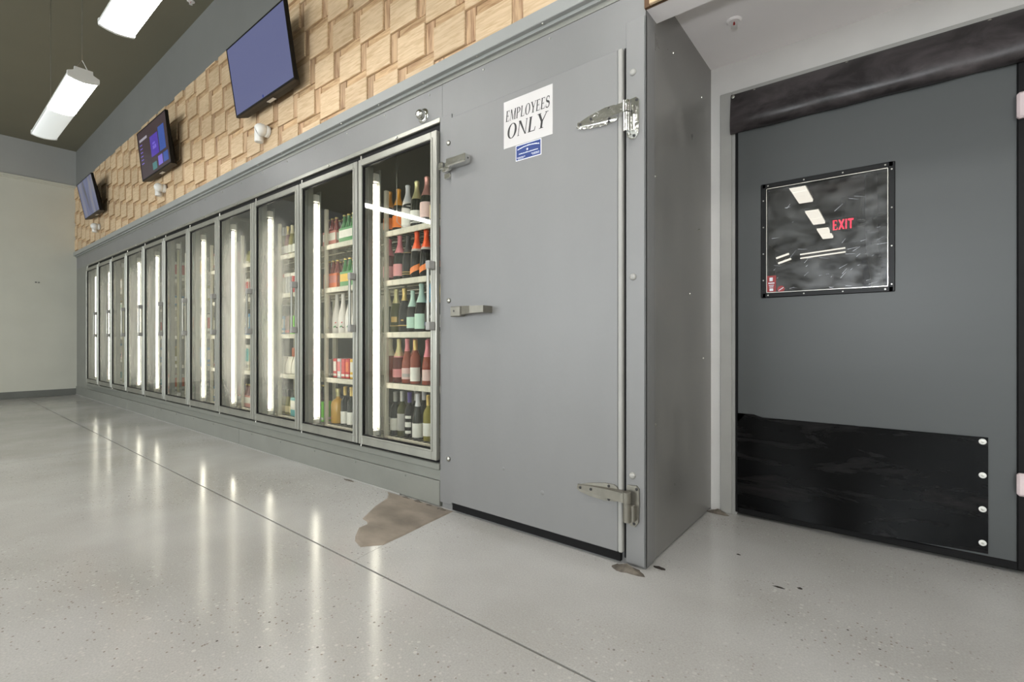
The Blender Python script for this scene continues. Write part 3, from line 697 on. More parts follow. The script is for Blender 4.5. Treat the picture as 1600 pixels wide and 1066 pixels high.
# fourth shelf
bottle('champ', -2.965, YB, S2, 'gl_rose', 'f_cream', None, 'rose bottle half hidden at the left of the fourth shelf', G11)
bottle('champ', -2.862, YB, S2, 'gl_rosedark', 'f_palegold', 'l_pink', 'rose bottle with pale gold foil, pink collar and pink label', G11, extra=(('collar', 'l_pink', .185, .22, 6.2, 0, 0),), lz=(.04, .1), arc=2.0)
bottle('slope', -2.768, YB, S2, 'gl_rose', 'f_pink', 'l_blush', 'slender rose bottle with pink cap and floral blush label', G11, extra=(('flowers', 'l_grey', .045, .07, 1.8, .6, 0),))
bottle('wine', -2.672, YB - .005, S2, 'gl_rose', 'f_gold', 'l_white', 'rose bottle with gold cap and large square white label', G11, s=.98, arc=2.6, lz=(.02, .12))
bottle('slope', -2.55, YB, S2, 'gl_rose', 'f_pink', 'l_blush', 'rose bottle with tall pink foil and oval label', G11, s=.97, foilz=.2, arc=1.7)
bottle('wine', -2.45, YB, S2, 'gl_rose', 'f_gold', 'l_gold', 'rose bottle with gold cap beside the door frame', G11, s=.95, arc=1.4)
bottle('champ', -2.80, YB + .1, S2, 'gl_rosedark', 'f_rosegold', 'l_pink', 'rose bottle with rose gold foil standing in the second row', G11)
bottle('champ', -2.66, YB + .11, S2, 'gl_rose', 'f_pink', 'l_pink', 'rose bottle with speckled pink foil in the second row', G11)
# bottom shelf
bottle('wine', -2.905, YB, S1, 'gl_dark', 'f_silver', 'l_white', 'dark wine bottle with silver cap and white label, leftmost on the bottom shelf', G11)
bottle('wine', -2.825, YB, S1, 'gl_olive', 'f_silver', 'l_grey', 'olive wine bottle with silver cap and grey-green label, bottom shelf', G11, s=1.03, arc=1.6, lz=(.04, .16))
bottle('wine', -2.742, YB, S1, 'gl_black', 'f_purple', 'l_white', 'dark wine bottle with purple cap and small white labels, bottom shelf', G11, s=1.02, arc=1.2, lz=(.075, .11), extra=(('label_patch', 'l_white', .03, .05, 1.2, .5, 0), ('label_patch', 'l_white', .135, .155, 1.2, .5, 0)))
bottle('slope', -2.64, YB - .01, S1, 'gl_dark', 'f_white', 'l_white', 'dark sloping bottle with white cap and big white label, bottom shelf', G11, lz=(.015, .115))
bottle('wine', -2.54, YB, S1, 'gl_straw', 'f_gold', 'l_white', 'straw-coloured wine bottle with gold cap and white label, bottom shelf', G11)
bottle('wine', -2.455, YB, S1, 'gl_straw', 'f_gold', 'l_cream', 'straw-coloured wine bottle with gold cap and cream label, bottom shelf', G11, s=.98)
bottle('wine', -2.79, YB + .1, S1, 'gl_dark', 'f_silver', 'l_white', 'dark wine bottle with silver cap in the second row behind purple cap', G11, s=1.02)
bottle('wine', -2.70, YB + .1, S1, 'gl_dark', 'f_white', 'l_white', 'dark wine bottle with patterned white cap in the second row', G11, s=1.07)
bottle('wine', -2.55, YB + .1, S1, 'gl_dark', 'f_silver', 'l_white', 'dark bottle with pale cap behind the straw-coloured bottles', G11, s=1.02)

# packs
def carton_mesh(kind, m, w_, d_, h_):
    key = (kind, m, w_, d_, h_)
    if key in CACHE: return CACHE[key]
    bm = bmesh.new()
    if kind == 'box':
        bx(bm, -w_ / 2, w_ / 2, -d_ / 2, d_ / 2, 0, h_, .003)
        bx(bm, -w_ / 2 + .004, w_ / 2 - .004, -.004, .004, h_ - .001, h_ + .0012)      # flap seam
    elif kind == 'panel':
        bx(bm, -w_ / 2 + .006, w_ / 2 - .006, -d_ / 2 - .0012, -d_ / 2 + .001, h_ * .35, h_ * .85)
        bx(bm, w_ / 2 - .001, w_ / 2 + .0012, -d_ / 2 + .008, d_ / 2 - .008, h_ * .35, h_ * .85)
    elif kind == 'stripe':
        bx(bm, -w_ / 2 + .004, w_ / 2 - .004, -d_ / 2 - .0012, -d_ / 2 + .001, h_ * .1, h_ * .22)
        bx(bm, w_ / 2 - .001, w_ / 2 + .0012, -d_ / 2 + .006, d_ / 2 - .006, h_ * .1, h_ * .22)
    elif kind == 'carrier':
        bx(bm, -w_ / 2, w_ / 2, -d_ / 2, d_ / 2, 0, h_, .002)
    elif kind == 'handle':
        prism(bm, [(-w_ / 2, h_ * .5), (w_ / 2, h_ * .5), (w_ / 2 - .01, h_ * 1.35), (w_ / 2 - .03, h_ * 1.62), (-w_ / 2 + .03, h_ * 1.62), (-w_ / 2 + .01, h_ * 1.35)], -.003, .003)
    elif kind == 'pouch':
        P_2 = [(-w_ / 2, 0), (w_ / 2, 0), (w_ / 2 * .96, h_ * .5), (w_ / 2 * .9, h_), (-w_ / 2 * .9, h_), (-w_ / 2 * .96, h_ * .5)]
        t = bmesh.new(); L1 = []
        for zf, df in ((0, 1), (.3, 1.05), (.7, .7), (.93, .15), (1, .1)):
            L1.append([t.verts.new((sx * w_ / 2 * (1 - .1 * zf), sy_ * d_ / 2 * df, h_ * zf)) for sx, sy_ in ((-1, -1), (0, -1.15), (1, -1), (1, 1), (0, 1.15), (-1, 1))])
        for a, b in zip(L1, L1[1:]):
            for i in range(6): t.faces.new((a[i], a[(i + 1) % 6], b[(i + 1) % 6], b[i]))
        t.faces.new(L1[0][::-1]); t.faces.new(L1[-1]); merge(bm, t)
    elif kind == 'can':
        lathe(bm, [(.020, 0), (.026, .008), (.0265, .012), (.0265, h_ - .014), (.022, h_ - .004), (.0225, h_), (.019, h_ - .003)], 14)
    me = mesh(bm, kind, m, kind == 'can'); CACHE[key] = me; return me
def six_pack(x, y, z, cm, gm, hm, label, group):
    t = thing('six_pack', label, 'six pack', (x, y - .008, z), group); t.rotation_euler = (0, 0, 0)
    new_obj('carrier', carton_mesh('carrier', cm, .20, .132, .125), t); new_obj('handle_panel', carton_mesh('handle', hm, .19, .1, .125), t)
    c = t.children[0]; st = new_obj('printed_stripe', carton_mesh('panel', hm, .20, .132, .125), c)
    for i in range(3):
        for j in (-1, 1):
            b = new_obj('beer_bottle', b_mesh('beer', 'body', gm), t); b.location = ((i - 1) * .064, j * .033, .004)
            k = new_obj('crown_cap', b_mesh('beer', 'foil', 'f_gold', .222), b)
    return t
def carton(x, y, z, w_, d_, h_, m, pm_, label, group, cat='carton', kind='box', stripe=None):
    if abs(y - YB) < .045: y = 2.229 + d_ / 2 * (1.25 if kind == 'pouch' else 1)
    t = thing({'box': 'carton', 'pouch': 'pouch'}[kind], label, cat, (x, y, z), group)
    c = new_obj('body', carton_mesh(kind, m, w_, d_, h_), t)
    if kind == 'box' and pm_: new_obj('printed_panel', carton_mesh('panel', pm_, w_, d_, h_), t)
    if kind == 'box' and stripe: new_obj('printed_stripe', carton_mesh('stripe', stripe, w_, d_, h_), t)
    if kind == 'pouch' and pm_:
        t2 = new_obj('printed_panel', carton_mesh('stripe', pm_, w_ * .8, d_ * 1.2, h_), t)
    return t
def can_pack(x, y, z, m1, m2, n, label, group, h_=.155):
    t = thing('can_pack', label, 'can pack', (x, y + .016, z), group)
    for i in range(n):
        for j in (0, 1):
            c = new_obj('can', carton_mesh('can', m1, .05, .05, h_), t); c.location = ((i - (n - 1) / 2) * .0545, -.03 + j * .0545, 0)
    def band(bm): bx(bm, -n * .0273, n * .0273, -.059, .054, h_ - .03, h_ + .002, .003)
    build('pack_wrap', m2, band, t)
    return t
G10 = 'drinks behind the tenth glass door'
six_pack(-3.735, YB + .03, S5, 'c_pink', 'gl_red', 'c_white', 'pink six pack of red bottles, top shelf behind tenth glass door', G10)
six_pack(-3.49, YB + .03, S5, 'c_green', 'gl_green', 'c_white', 'green six pack of green bottles, top shelf behind tenth glass door', G10)
six_pack(-3.72, YB + .03, S4, 'c_orange', 'gl_red', 'c_pink', 'orange six pack of red bottles, second shelf behind tenth glass door', G10)
six_pack(-3.475, YB + .03, S4, 'c_green', 'gl_green', 'c_yellow', 'green and yellow six pack, second shelf behind tenth glass door', G10)
for x, lb in ((-3.815, 'white bottle half hidden behind the post, third shelf of tenth door'), (-3.684, 'leftmost full white bottle with flower print, tenth glass door'), (-3.592, 'second white bottle with flower print, tenth glass door'), (-3.49, 'third white bottle with flower print, tenth glass door'), (-3.395, 'white flower-print bottle nearest the door handle, tenth door')):
    bottle('floral', x, YB, S3, 'gl_white', None, None, lb, G10, s=1.0, extra=(('flower_print', 'c_green', .05, .062, .5, .5, .008), ('flower_print', 'c_brown', .045, .055, .4, .9, -.006), ('flower_print', 'c_red', .085, .094, .28, .7, .004)))
carton(-3.76, YB + .05, S2, .10, .2, .15, 'c_grey', None, 'grey cardboard carton beside the red can packs, tenth glass door', G10, stripe='c_white')
for x, m1, m2, lb in ((-3.645, 'c_red', 'c_white', 'red carton leftmost of the bright row, tenth glass door'), (-3.585, 'c_silver', 'c_red', 'silver and red carton, second of the bright row, tenth door'), (-3.525, 'c_red', 'c_red', 'plain red carton in the middle of the bright row, tenth door'), (-3.465, 'c_red', 'c_orange', 'red and orange carton in the bright row, tenth glass door'), (-3.40, 'c_yellow', 'c_white', 'yellow carton at the right of the bright row, tenth door')):
    carton(x, YB, S2, .052, .13, .16, m1, m2, lb, G10, stripe='c_white')
bottle('flask', -3.70, YB + .02, S1, 'gl_amber', 'f_palegold', None, 'squat amber bottle with thick stopper on the bottom shelf', G10, s=1.1)
for x, lb in ((-3.56, 'wine bottle with gold cap and white label beside the amber bottle'), (-3.468, 'middle wine bottle with gold cap and white label, tenth door'), (-3.385, 'wine bottle with white label nearest the frame, tenth door')):
    bottle('wine', x, YB, S1, 'gl_dark', 'f_gold', 'l_white', lb, G10, lz=(.015, .115))
carton(-3.86, YB, S1, .08, .1, .17, 'c_lime', None, 'lime green carton behind the light strip, tenth glass door', G10, stripe='c_white')
# ninth door
G9 = 'drinks behind the ninth glass door'
for i, (x, gm, fm) in enumerate(((-4.60, 'gl_straw', 'f_silver'), (-4.52, 'gl_red', 'f_gold'), (-4.44, 'gl_straw', 'f_cream'), (-4.36, 'gl_olive', 'f_gold'), (-4.28, 'gl_straw', 'f_yellow'))):
    bottle('slope', x, YB, S5, gm, fm, 'l_white', '%s slim bottle from the left, top shelf behind ninth glass door' % ORD[i], G9, s=.9)
for i, x in enumerate((-4.58, -4.46, -4.34)):
    can_pack(x, YB, S4, ('c_white', 'c_silver', 'c_red')[i], ('c_red', 'c_white', 'c_white')[i], 2, '%s can pack on the second shelf behind ninth glass door' % ('white and red', 'silver and white', 'red and white')[i], G9, h_=.19)
for i, (x, m1) in enumerate(((-4.55, 'c_blue'), (-4.45, 'c_brown'), (-4.36, 'c_lime'), (-4.27, 'c_lime'))):
    carton(x, YB, S3, .075, .11, .17, m1, 'c_white' if i == 0 else None, '%s carton on the third shelf behind ninth glass door' % ('blue', 'brown', 'lime green', 'last lime green')[i], G9, stripe=('c_white', 'c_red', 'c_green', 'c_green')[i])
carton(-4.47, YB + .13, S2 + .0, .2, .14, .24, 'c_orange', None, 'orange carton standing behind white packs, ninth glass door', G9, stripe='c_white')
for i, x in enumerate((-4.56, -4.44, -4.33)):
    carton(x, YB - .03, S2, .1, .05, .16, 'c_white', None, '%s white pouch on the fourth shelf, ninth glass door' % ('left', 'middle', 'right')[i], G9, 'pouch', 'pouch')
for i, x in enumerate((-4.60, -4.52, -4.44)):
    bottle('slope', x, YB, S1, 'gl_straw', 'f_black', 'l_cream', '%s straw bottle with black cap, bottom shelf behind ninth glass door' % ('left', 'middle', 'right')[i], G9, s=.72)
carton(-4.34, YB, S1, .1, .12, .17, 'c_teal', 'c_white', 'teal carton on the bottom shelf behind ninth glass door', G9)
for i, x in enumerate((-4.53, -4.33)):
    six_pack(x - .0, YB + .20, S1, 'c_plum', 'gl_black', 'c_plum', '%s plum six pack in the second row, ninth glass door' % ('left', 'right')[i], G9).scale = (.9, .9, 1.15)
# doors one to eight: a few packs in view behind each
PAL = [('c_white', 'c_red', 'white carton with red panel'), ('c_pink', 'c_white', 'pink carton with white panel'), ('c_tan', 'c_white', 'tan carton with white panel'), ('c_white', 'c_teal', 'white carton with teal panel'),
       ('c_olive', 'c_white', 'olive carton with white panel'), ('c_grey', 'c_white', 'grey carton with white panel'), ('c_white', 'c_orange', 'white carton with orange panel'), ('c_blue', 'c_white', 'blue carton with white panel'),
       ('c_yellow', 'c_white', 'yellow carton with white panel'), ('c_white', 'c_green', 'white carton with green panel'), ('c_silver', 'c_red', 'silver carton with red panel')]
SN = ['bottom', 'fourth', 'third', 'second', 'top']
for k in range(8):
    xl = X0 + PITCH * k; gname = 'drinks behind the %s glass door' % ORD[k]
    for si, z in enumerate(SH):
        zz = z + .0042; rnd = random.Random(k * 17 + si * 5); used = []
        for pi_, dx in enumerate((-.02, .135, .29) if k >= 5 else (-.02, .16)):
            m1, m2, nm = PAL[(k * 3 + si * 4 + pi_ * 5) % len(PAL)]
            x = xl + .09 + dx; h_ = rnd.uniform(.15, .27); w_ = rnd.uniform(.09, .13)
            pos = ('leftmost', 'second', 'third')[pi_]
            if k == 7 and si == 0:
                if pi_ < 2: six_pack(x + pi_ * .05, YB + .03, zz, 'c_pink', 'gl_red', 'c_white', '%s pink and white six pack, bottom shelf behind eighth glass door' % ('left', 'right')[pi_], gname)
                continue
            if (k + si + pi_) % 4 == 3:
                carton(x, YB, zz, w_, .06, h_, m1, m2, '%s pouch, %s on the %s shelf, %s glass door from end wall' % (nm.split()[0], pos, SN[si], ORD[k]), gname, 'pouch', 'pouch')
            elif (k + 2 * si + pi_) % 5 == 2:
                bottle('beer', x, YB, zz, ('gl_red', 'gl_green', 'gl_straw')[(k + si) % 3], 'f_gold', 'l_white', 'bottle with white label, %s on the %s shelf, %s glass door from end wall' % (pos, SN[si], ORD[k]), gname, s=1.0)
            else:
                carton(x, YB, zz, w_, .14, h_, m1, m2, '%s, %s on the %s shelf, %s glass door' % (nm, pos, SN[si], ORD[k]), gname, stripe='c_grey')
# clipped price card hanging inside the last door
pc = thing('price_card', 'white price card clipped inside the rightmost glass door', 'price card', (-2.73, 2.12, 2.44))
build('card', 'paper_white', lambda bm: prism(bm, [(-.045, -.13), (.05, -.10), (.05, -.06), (-.045, -.09)], 0, .002), pc)
build('wire', 'satin_metal', lambda bm: tube(bm, [(0, .03, -.09), (0, .03, -.6), (0.0, .10, -.64)], .002), pc)
build('clip', 'white_plastic', lambda bm: bx(bm, -.008, .008, 0, .035, -.09, .04, .002), pc)

# ------------------------------------------------------------------ hinged cooler door (door_1)
d1 = thing('door_1', 'grey insulated walk-in cooler door with chrome strap hinges', None, (-1.49, F, 0.04), kind='structure')
o1 = (-1.49, F, 0.04)
XL_, XR_ = -2.02, -0.938
box('slab', 'paint_cooler', XL_, XR_ - .022, F - .030, F, .055, 2.305, d1, .003, o1)
box('edge_strip', 'trim_grey', XR_ - .021, XR_, F - .032, F, .055, 2.305, d1, .004, o1)
box('door_sweep', 'black_rubber', XL_ + .005, XR_ - .012, F - .022, F - .002, .012, .055, d1, .002, o1)
box('gasket', 'black_rubber', XR_ + .001, XR_ + .009, F - .01, F - .001, .03, 2.31, d1, org=o1)
for x, z, r in ((-1.37, .24, .012), (-1.62, .32, .009)):
    build('dent', 'paint_cooler', lambda bm: lathe(bm, [(r, 0), (r * .8, .0015), (r * .3, .0022)], 14, Matrix.Translation((x, F - .030, z)) @ Matrix.Rotation(PI / 2, 4, 'X')), d1, True, o1)
def hinge(zc, mt):
    yf = F - .030
    def strap(bm):
        out = [(-1.168, zc - .012), (-1.160, zc + .008), (-1.10, zc + .026), (-1.02, zc + .040), (-.975, zc + .040), (-.958, zc + .030), (-.955, zc - .022), (-.965, zc - .034), (-1.02, zc - .040), (-1.10, zc - .034), (-1.155, zc - .022)]
        prism(bm, out, yf - .008, yf)
    h = build('hinge', mt, strap, d1, False, o1)
    def arm(bm):
        n = 8; rows = []
        pts = [(-1.162, .010, .004), (-1.10, .017, .012), (-1.02, .022, .020), (-.975, .024, .026), (-.93, .024, .034), (-.908, .024, .036)]
        for x, hh, dp in pts:
            rows.append([bm.verts.new((x, yf - .006, zc - hh)), bm.verts.new((x, yf - .006 - dp, zc - hh * .85)), bm.verts.new((x, yf - .006 - dp, zc + hh * .85)), bm.verts.new((x, yf - .006, zc + hh))])
        for a, b in zip(rows, rows[1:]):
            for i in range(3): bm.faces.new((a[i], a[i + 1], b[i + 1], b[i]))
        bm.faces.new(rows[0]); bm.faces.new(rows[-1][::-1])
    build('arm', mt, arm, h, False, o1)
    build('knuckle', mt, lambda bm: (cyl(bm, (-.905, yf - .026, zc - .022), (-.905, yf - .026, zc + .026), .019, 16), cyl(bm, (-.905, yf - .024, zc - .105), (-.905, yf - .024, zc - .024), .017, 16)), h, True, o1)
    def plate(bm):
        prism(bm, [(-.922, zc - .06), (-.918, zc - .115), (-.902, zc - .13), (-.882, zc - .132), (-.866, zc - .11), (-.862, zc - .02), (-.864, zc + .038), (-.876, zc + .05), (-.918, zc + .046), (-.922, zc + .02)], F - .024, F - .014)
        bx(bm, -.905, -.874, yf - .02, F - .02, zc - .105, zc - .03, .004)
    build('hinge_plate', mt, plate, h, False, o1)
    for x, z, y in ((-1.145, zc - .003, yf - .012), (-1.085, zc + .002, yf - .020), (-1.0, zc + .030, yf - .008), (-1.0, zc - .030, yf - .008), (-.873, zc + .036, F - .024), (-.885, zc - .118, F - .024)):
        build('hinge_screw', 'ink_black', lambda bm: lathe(bm, [(.0065, 0), (.0065, .002), (.003, .0035)], 10, Matrix.Translation((x, y, z)) @ Matrix.Rotation(PI / 2, 4, 'X')), h, True, o1)
hinge(2.02, 'chrome'); hinge(.315, 'dull_metal')
# edge latch near the top
yl = F - .030
lt = build('latch', 'chrome', lambda bm: (bx(bm, -2.008, -1.855, yl - .055, yl, 2.0, 2.048, .006), bx(bm, -2.022, -1.99, yl - .05, yl - .02, 1.985, 2.03, .006)), d1, False, o1)
build('latch_strike', 'chrome', lambda bm: (bx(bm, -2.095, -2.06, F - .06, F - .006, 2.008, 2.05, .004), bx(bm, -2.075, -2.0, F - .05, F - .03, 1.992, 2.022, .004), bx(bm, -2.07, -2.02, F - .035, F - .006, 1.955, 1.985, .003)), lt, False, o1)
build('latch_screw', 'ink_black', lambda bm: lathe(bm, [(.005, 0), (.003, .002)], 10, Matrix.Translation((-1.8545, yl - .028, 2.024)) @ Matrix.Rotation(PI / 2, 4, 'Y')), lt, True, o1)
# pull handle
def pull(bm):
    bx(bm, -1.995, -1.90, yl - .03, yl, 1.140, 1.198, .004)
    t = bmesh.new(); rows = []
    for x, y0, y1, z0, z1 in ((-1.915, yl - .032, yl - .012, 1.142, 1.196), (-1.87, yl - .062, yl - .038, 1.148, 1.194), (-1.80, yl - .075, yl - .05, 1.152, 1.192), (-1.70, yl - .075, yl - .0, 1.154, 1.190)):
        rows.append([t.verts.new((x, y0, z0)), t.verts.new((x, y0, z1)), t.verts.new((x, y1, z1)), t.verts.new((x, y1, z0))])
    for a, b in zip(rows, rows[1:]):
        for i in range(4): t.faces.new((a[i], a[(i + 1) % 4], b[(i + 1) % 4], b[i]))
    t.faces.new(rows[0]); t.faces.new(rows[-1]); merge(bm, t)
hd = build('handle', 'dull_metal', pull, d1, False, o1)
build('handle_screw', 'ink_black', lambda bm: lathe(bm, [(.006, 0), (.004, .002)], 10, Matrix.Translation((-1.965, yl - .030, 1.172)) @ Matrix.Rotation(PI / 2, 4, 'X')), hd, True, o1)

# chrome pilot lamp over the last glass door
pl = thing('round_vent', 'round chrome vent boss above the rightmost glass door', 'vent', (-2.29, F, 2.405))
build('flange', 'chrome', lambda bm: lathe(bm, [(.046, 0), (.046, .004), (.036, .012), (.03, .013)], 24, Matrix.Rotation(PI / 2, 4, 'X')), pl, True)
build('dome', 'chrome', lambda bm: lathe(bm, [(.03, .012), (.03, .03), (.026, .043), (.016, .05), (.004, .052)], 24, Matrix.Rotation(PI / 2, 4, 'X')), pl, True)

# ------------------------------------------------------------------ lettering
def strokes(ch):
    """serif capitals in a unit-height box; returns (width, list of polygons)"""
    T, t, s = .17, .055, .05
    q = lambda x0, y0, x1, y1: [(x0, y0), (x1, y0), (x1, y1), (x0, y1)]
    def stem(x, w=T, lo=0, hi=1): return [q(x, lo, x + w, hi), q(x - s, lo, x + w + s, lo + .04), q(x - s, hi - .04, x + w + s, hi)]
    def arc(cx, cy, rx, ry, a0, a1, wmax, wmin, n=22):
        P = []
        for i in range(n):
            A = []
            for j in (i, i + 1):
                a = a0 + (a1 - a0) * j / n
                ww = wmin + (wmax - wmin) * abs(math.cos(a))
                A.append(((cx + rx * math.cos(a), cy + ry * math.sin(a)), (cx + (rx - ww) * math.cos(a), cy + (ry - ww * .8) * math.sin(a))))
            P.append([A[0][0], A[1][0], A[1][1], A[0][1]])
        return P
    if ch == 'E': return .72, stem(.06) + [q(.1, 0, .64, t), q(.1, 1 - t, .60, 1), q(.2, .48, .46, .48 + t), [(.58, 0), (.64, 0), (.68, .24), (.63, .24)], [(.55, 1), (.60, 1), (.62, .78), (.58, .78)], q(.44, .38, .48, .63)]
    if ch == 'L': return .68, stem(.06) + [q(.1, 0, .62, t), [(.55, 0), (.62, 0), (.66, .27), (.61, .27)]]
    if ch == 'P': return .72, stem(.06) + arc(.30, .74, .36, .26, -PI / 2, PI / 2, .17, .05) + [q(.2, 1 - .05, .32, 1), q(.2, .48, .32, .53)]
    if ch == 'M': return 1.02, stem(.07, .06) + stem(.76, T) + [[(.04, 1), (.24, 1), (.54, .06), (.46, 0)], [(.46, 0), (.53, 0), (.86, .98), (.78, .98)]]
    if ch == 'N': return .90, stem(.08, .06) + stem(.72, .06) + [[(.02, 1), (.22, 1), (.78, .0), (.70, .0)]]
    if ch == 'O': return .90, arc(.44, .5, .42, .52, 0, 2 * PI, .19, .05, 44)
    if ch == 'Y': return .86, [[(.02, 1), (.22, 1), (.49, .48), (.35, .42)], [(.74, 1), (.80, 1), (.50, .42), (.43, .48)], q(.34, 0, .51, .48), q(.24, 0, .61, .04), q(-.04, .96, .3, 1), q(.62, .96, .9, 1)]
    if ch == 'S':
        P = []; pts = []
        for i in range(33):
            u = i / 32
            if u < .5: a = PI * .12 + (u / .5) * PI * 1.25; pts.append((.31 + .23 * math.cos(a), .74 + .24 * math.sin(a)))
            else: a = PI * .37 - ((u - .5) / .5) * PI * 1.25; pts.append((.32 + .27 * math.cos(a), .26 + .26 * math.sin(a)))
        for i in range(32):
            (x0, y0), (x1, y1) = pts[i], pts[i + 1]; dx, dy = x1 - x0, y1 - y0; l = math.hypot(dx, dy) or 1
            wd = .035 + .06 * math.exp(-((i - 16) / 8) ** 2); nx, ny = -dy / l * wd, dx / l * wd
            P.append([(x0 + nx, y0 + ny), (x0 - nx, y0 - ny), (x1 - nx, y1 - ny), (x1 + nx, y1 + ny)])
        return .66, P + [q(.50, .70, .55, .99), q(.05, .01, .10, .32)]
    if ch == 'X': return .8, [[(.0, 1), (.2, 1), (.8, 0), (.6, 0)], [(.6, 1), (.8, 1), (.2, 0), (0, 0)]]
    if ch == 'I': return .3, [q(.06, 0, .24, 1)]
    if ch == 'T': return .74, [q(.28, 0, .46, 1), q(.0, .84, .74, 1)]
    return .5, []
def word(bm, text, x0, x1, z0, z1, y, shear=.16, gap=.06, rise=0.0):
    tot = sum(strokes(c)[0] + gap for c in text) - gap
    sx = (x1 - x0) / (tot + shear * .6); h = z1 - z0; cx = 0; layer = 0
    for c in text:
        wd, polys = strokes(c)
        for i, p in enumerate(polys):
            pts = []
            for px_, pz in p:
                X = (cx + px_ + pz * shear) * sx
                pts.append(bm.verts.new((x0 + X, y - .00002 * (i % 7), z0 + pz * h)))
            try: bm.faces.new(pts)
            except ValueError: pass
        cx += wd + gap
sg = thing('paper_sign', 'white paper sign reading EMPLOYEES ONLY taped to the cooler door', 'sign', (-1.462, F - .0305, 2.02))
og = (-1.462, F - .0305, 2.02)
ysg = F - .0305
box('sheet', 'paper_white', -1.617, -1.307, ysg - .0015, ysg, 2.020, 2.268, sg, 0, og)
build('lettering', 'ink_black', lambda bm: (word(bm, 'EMPLOYEES', -1.604, -1.322, 2.160, 2.216, ysg - .0019), word(bm, 'ONLY', -1.598, -1.338, 2.066, 2.142, ysg - .0019)), sg, org=og)
bs = thing('blue_sticker', 'small blue sticker with white print under the paper sign', 'sticker', (-1.456, F - .0305, 1.936))
ob = (-1.456, F - .0305, 1.936)
box('border', 'white_print', -1.537, -1.375, ysg - .0010, ysg, 1.936, 2.0175, bs, 0, ob)
box('sheet', 'blue_sticker', -1.533, -1.379, ysg - .0014, ysg - .0008, 1.940, 2.0135, bs, 0, ob)
def blueprint(bm):
    rnd = random.Random(3)
    def dash(x0, x1, z, h):
        x = x0
        while x < x1:
            l = rnd.uniform(.002, .0045); bx(bm, x, min(x + l, x1), ysg - .0018, ysg - .0013, z(x), z(x) + h * rnd.uniform(.7, 1)); x += l + .0012
    dash(-1.525, -1.387, lambda x: 2.000 - ((x + 1.456) / .069) ** 2 * .009, .006)
    dash(-1.516, -1.395, lambda x: 1.967, .005)
    dash(-1.528, -1.475, lambda x: 1.950, .004); dash(-1.523, -1.485, lambda x: 1.944, .003)
    dash(-1.436, -1.386, lambda x: 1.954, .004); dash(-1.430, -1.386, lambda x: 1.948, .003)
    pts = []
    for i in range(10):
        a = PI / 2 + i * PI / 5; r = .008 if i % 2 == 0 else .0034; pts.append((-1.462 + r * math.cos(a), 1.984 + r * math.sin(a)))
    prism(bm, pts, ysg - .0018, ysg - .0013)
build('print', 'white_print', blueprint, bs, org=ob)

# ------------------------------------------------------------------ swing door (door_2)
d2 = thing('door_2', 'grey swing door with black window frame and black kick plate', None, (-0.135, 2.96, .03), kind='structure')
o2 = (-0.135, 2.96, .03)
XA, XB, ZA, ZB = -0.688, 0.424, .045, 2.24
wx0, wx1, wz0, wz1 = -0.562, 0.010, 1.245, 1.862
ya, yb = 2.962, 3.02
def slab2(bm):
    bx(bm, XA, wx0, ya, yb, ZA, ZB); bx(bm, wx1, XB, ya, yb, ZA, ZB); bx(bm, wx0, wx1, ya, yb, wz1, ZB); bx(bm, wx0, wx1, ya, yb, ZA, wz0)
build('slab', 'grey_swing', slab2, d2, org=o2)
build('edge_gasket', 'black_rubber', lambda bm: (bx(bm, XA - .014, XA + .001, ya - .004, yb + .01, .02, ZB, .003), bx(bm, XB, XB + .04, ya - .012, yb, .02, 2.235, .004), bx(bm, XA, XB + .03, ya - .006, yb, .016, ZA + .006, .004)), d2, org=o2)
def wframe(bm):
    b = .020
    for x0, x1, z0, z1 in ((wx0 - .006, wx0 + b, wz0 - .006, wz1 + .006), (wx1 - b, wx1 + .006, wz0 - .006, wz1 + .006), (wx0, wx1, wz1 - b, wz1 + .006), (wx0, wx1, wz0 - .006, wz0 + b)):
        bx(bm, x0, x1, ya - .010, yb + .008, z0, z1, .003)
wf = build('window_frame', 'black_plastic', wframe, d2, org=o2)
build('window_bead', 'satin_metal', lambda bm: [bx(bm, *r_) for r_ in ((wx0 + .020, wx1 - .020, ya - .006, ya - .002, wz0 + .020, wz0 + .0235), (wx0 + .020, wx1 - .020, ya - .006, ya - .002, wz1 - .0235, wz1 - .020), (wx0 + .020, wx0 + .0235, ya - .006, ya - .002, wz0 + .02, wz1 - .02), (wx1 - .0235, wx1 - .020, ya - .006, ya - .002, wz0 + .02, wz1 - .02))], wf, org=o2)
for x, z in [(wx0 + .007, wz0 + .09 + i * .147) for i in range(4)] + [(wx1 - .007, wz0 + .03 + i * .185) for i in range(4)] + [(wx0 + .03 + i * .17, wz1 - .007) for i in range(4)] + [(wx0 + .03 + i * .17, wz0 + .007) for i in range(4)]:
    build('frame_rivet', 'satin_metal', lambda bm: lathe(bm, [(.004, 0), (.003, .002)], 8, Matrix.Translation((x, ya - .010, z)) @ Matrix.Rotation(PI / 2, 4, 'X')), wf, True, o2)
box('pane', 'acrylic', wx0 + .015, wx1 - .015, ya + .004, ya + .009, wz0 + .015, wz1 - .015, d2, 0, o2)
def scratches(bm):
    rnd = random.Random(5)
    for i in range(46):
        x = rnd.uniform(wx0 + .04, wx1 - .06); z = rnd.uniform(wz0 + .03, wz0 + (.26 if i % 4 else .56)); a = rnd.uniform(-.3, 1.0); l = rnd.uniform(.008, .05); wd = rnd.uniform(.0003, .0009)
        c, s = math.cos(a), math.sin(a)
        v = [bm.verts.new((x + dx * c - dz * s, ya + .0035, z + dx * s + dz * c)) for dx, dz in ((0, -wd), (l, -wd * .4), (l, wd * .4), (0, wd))]
        bm.faces.new(v)
build('pane_scratches', 'white_print', scratches, [c for c in d2.children if c.name.startswith('pane')][0], org=o2)
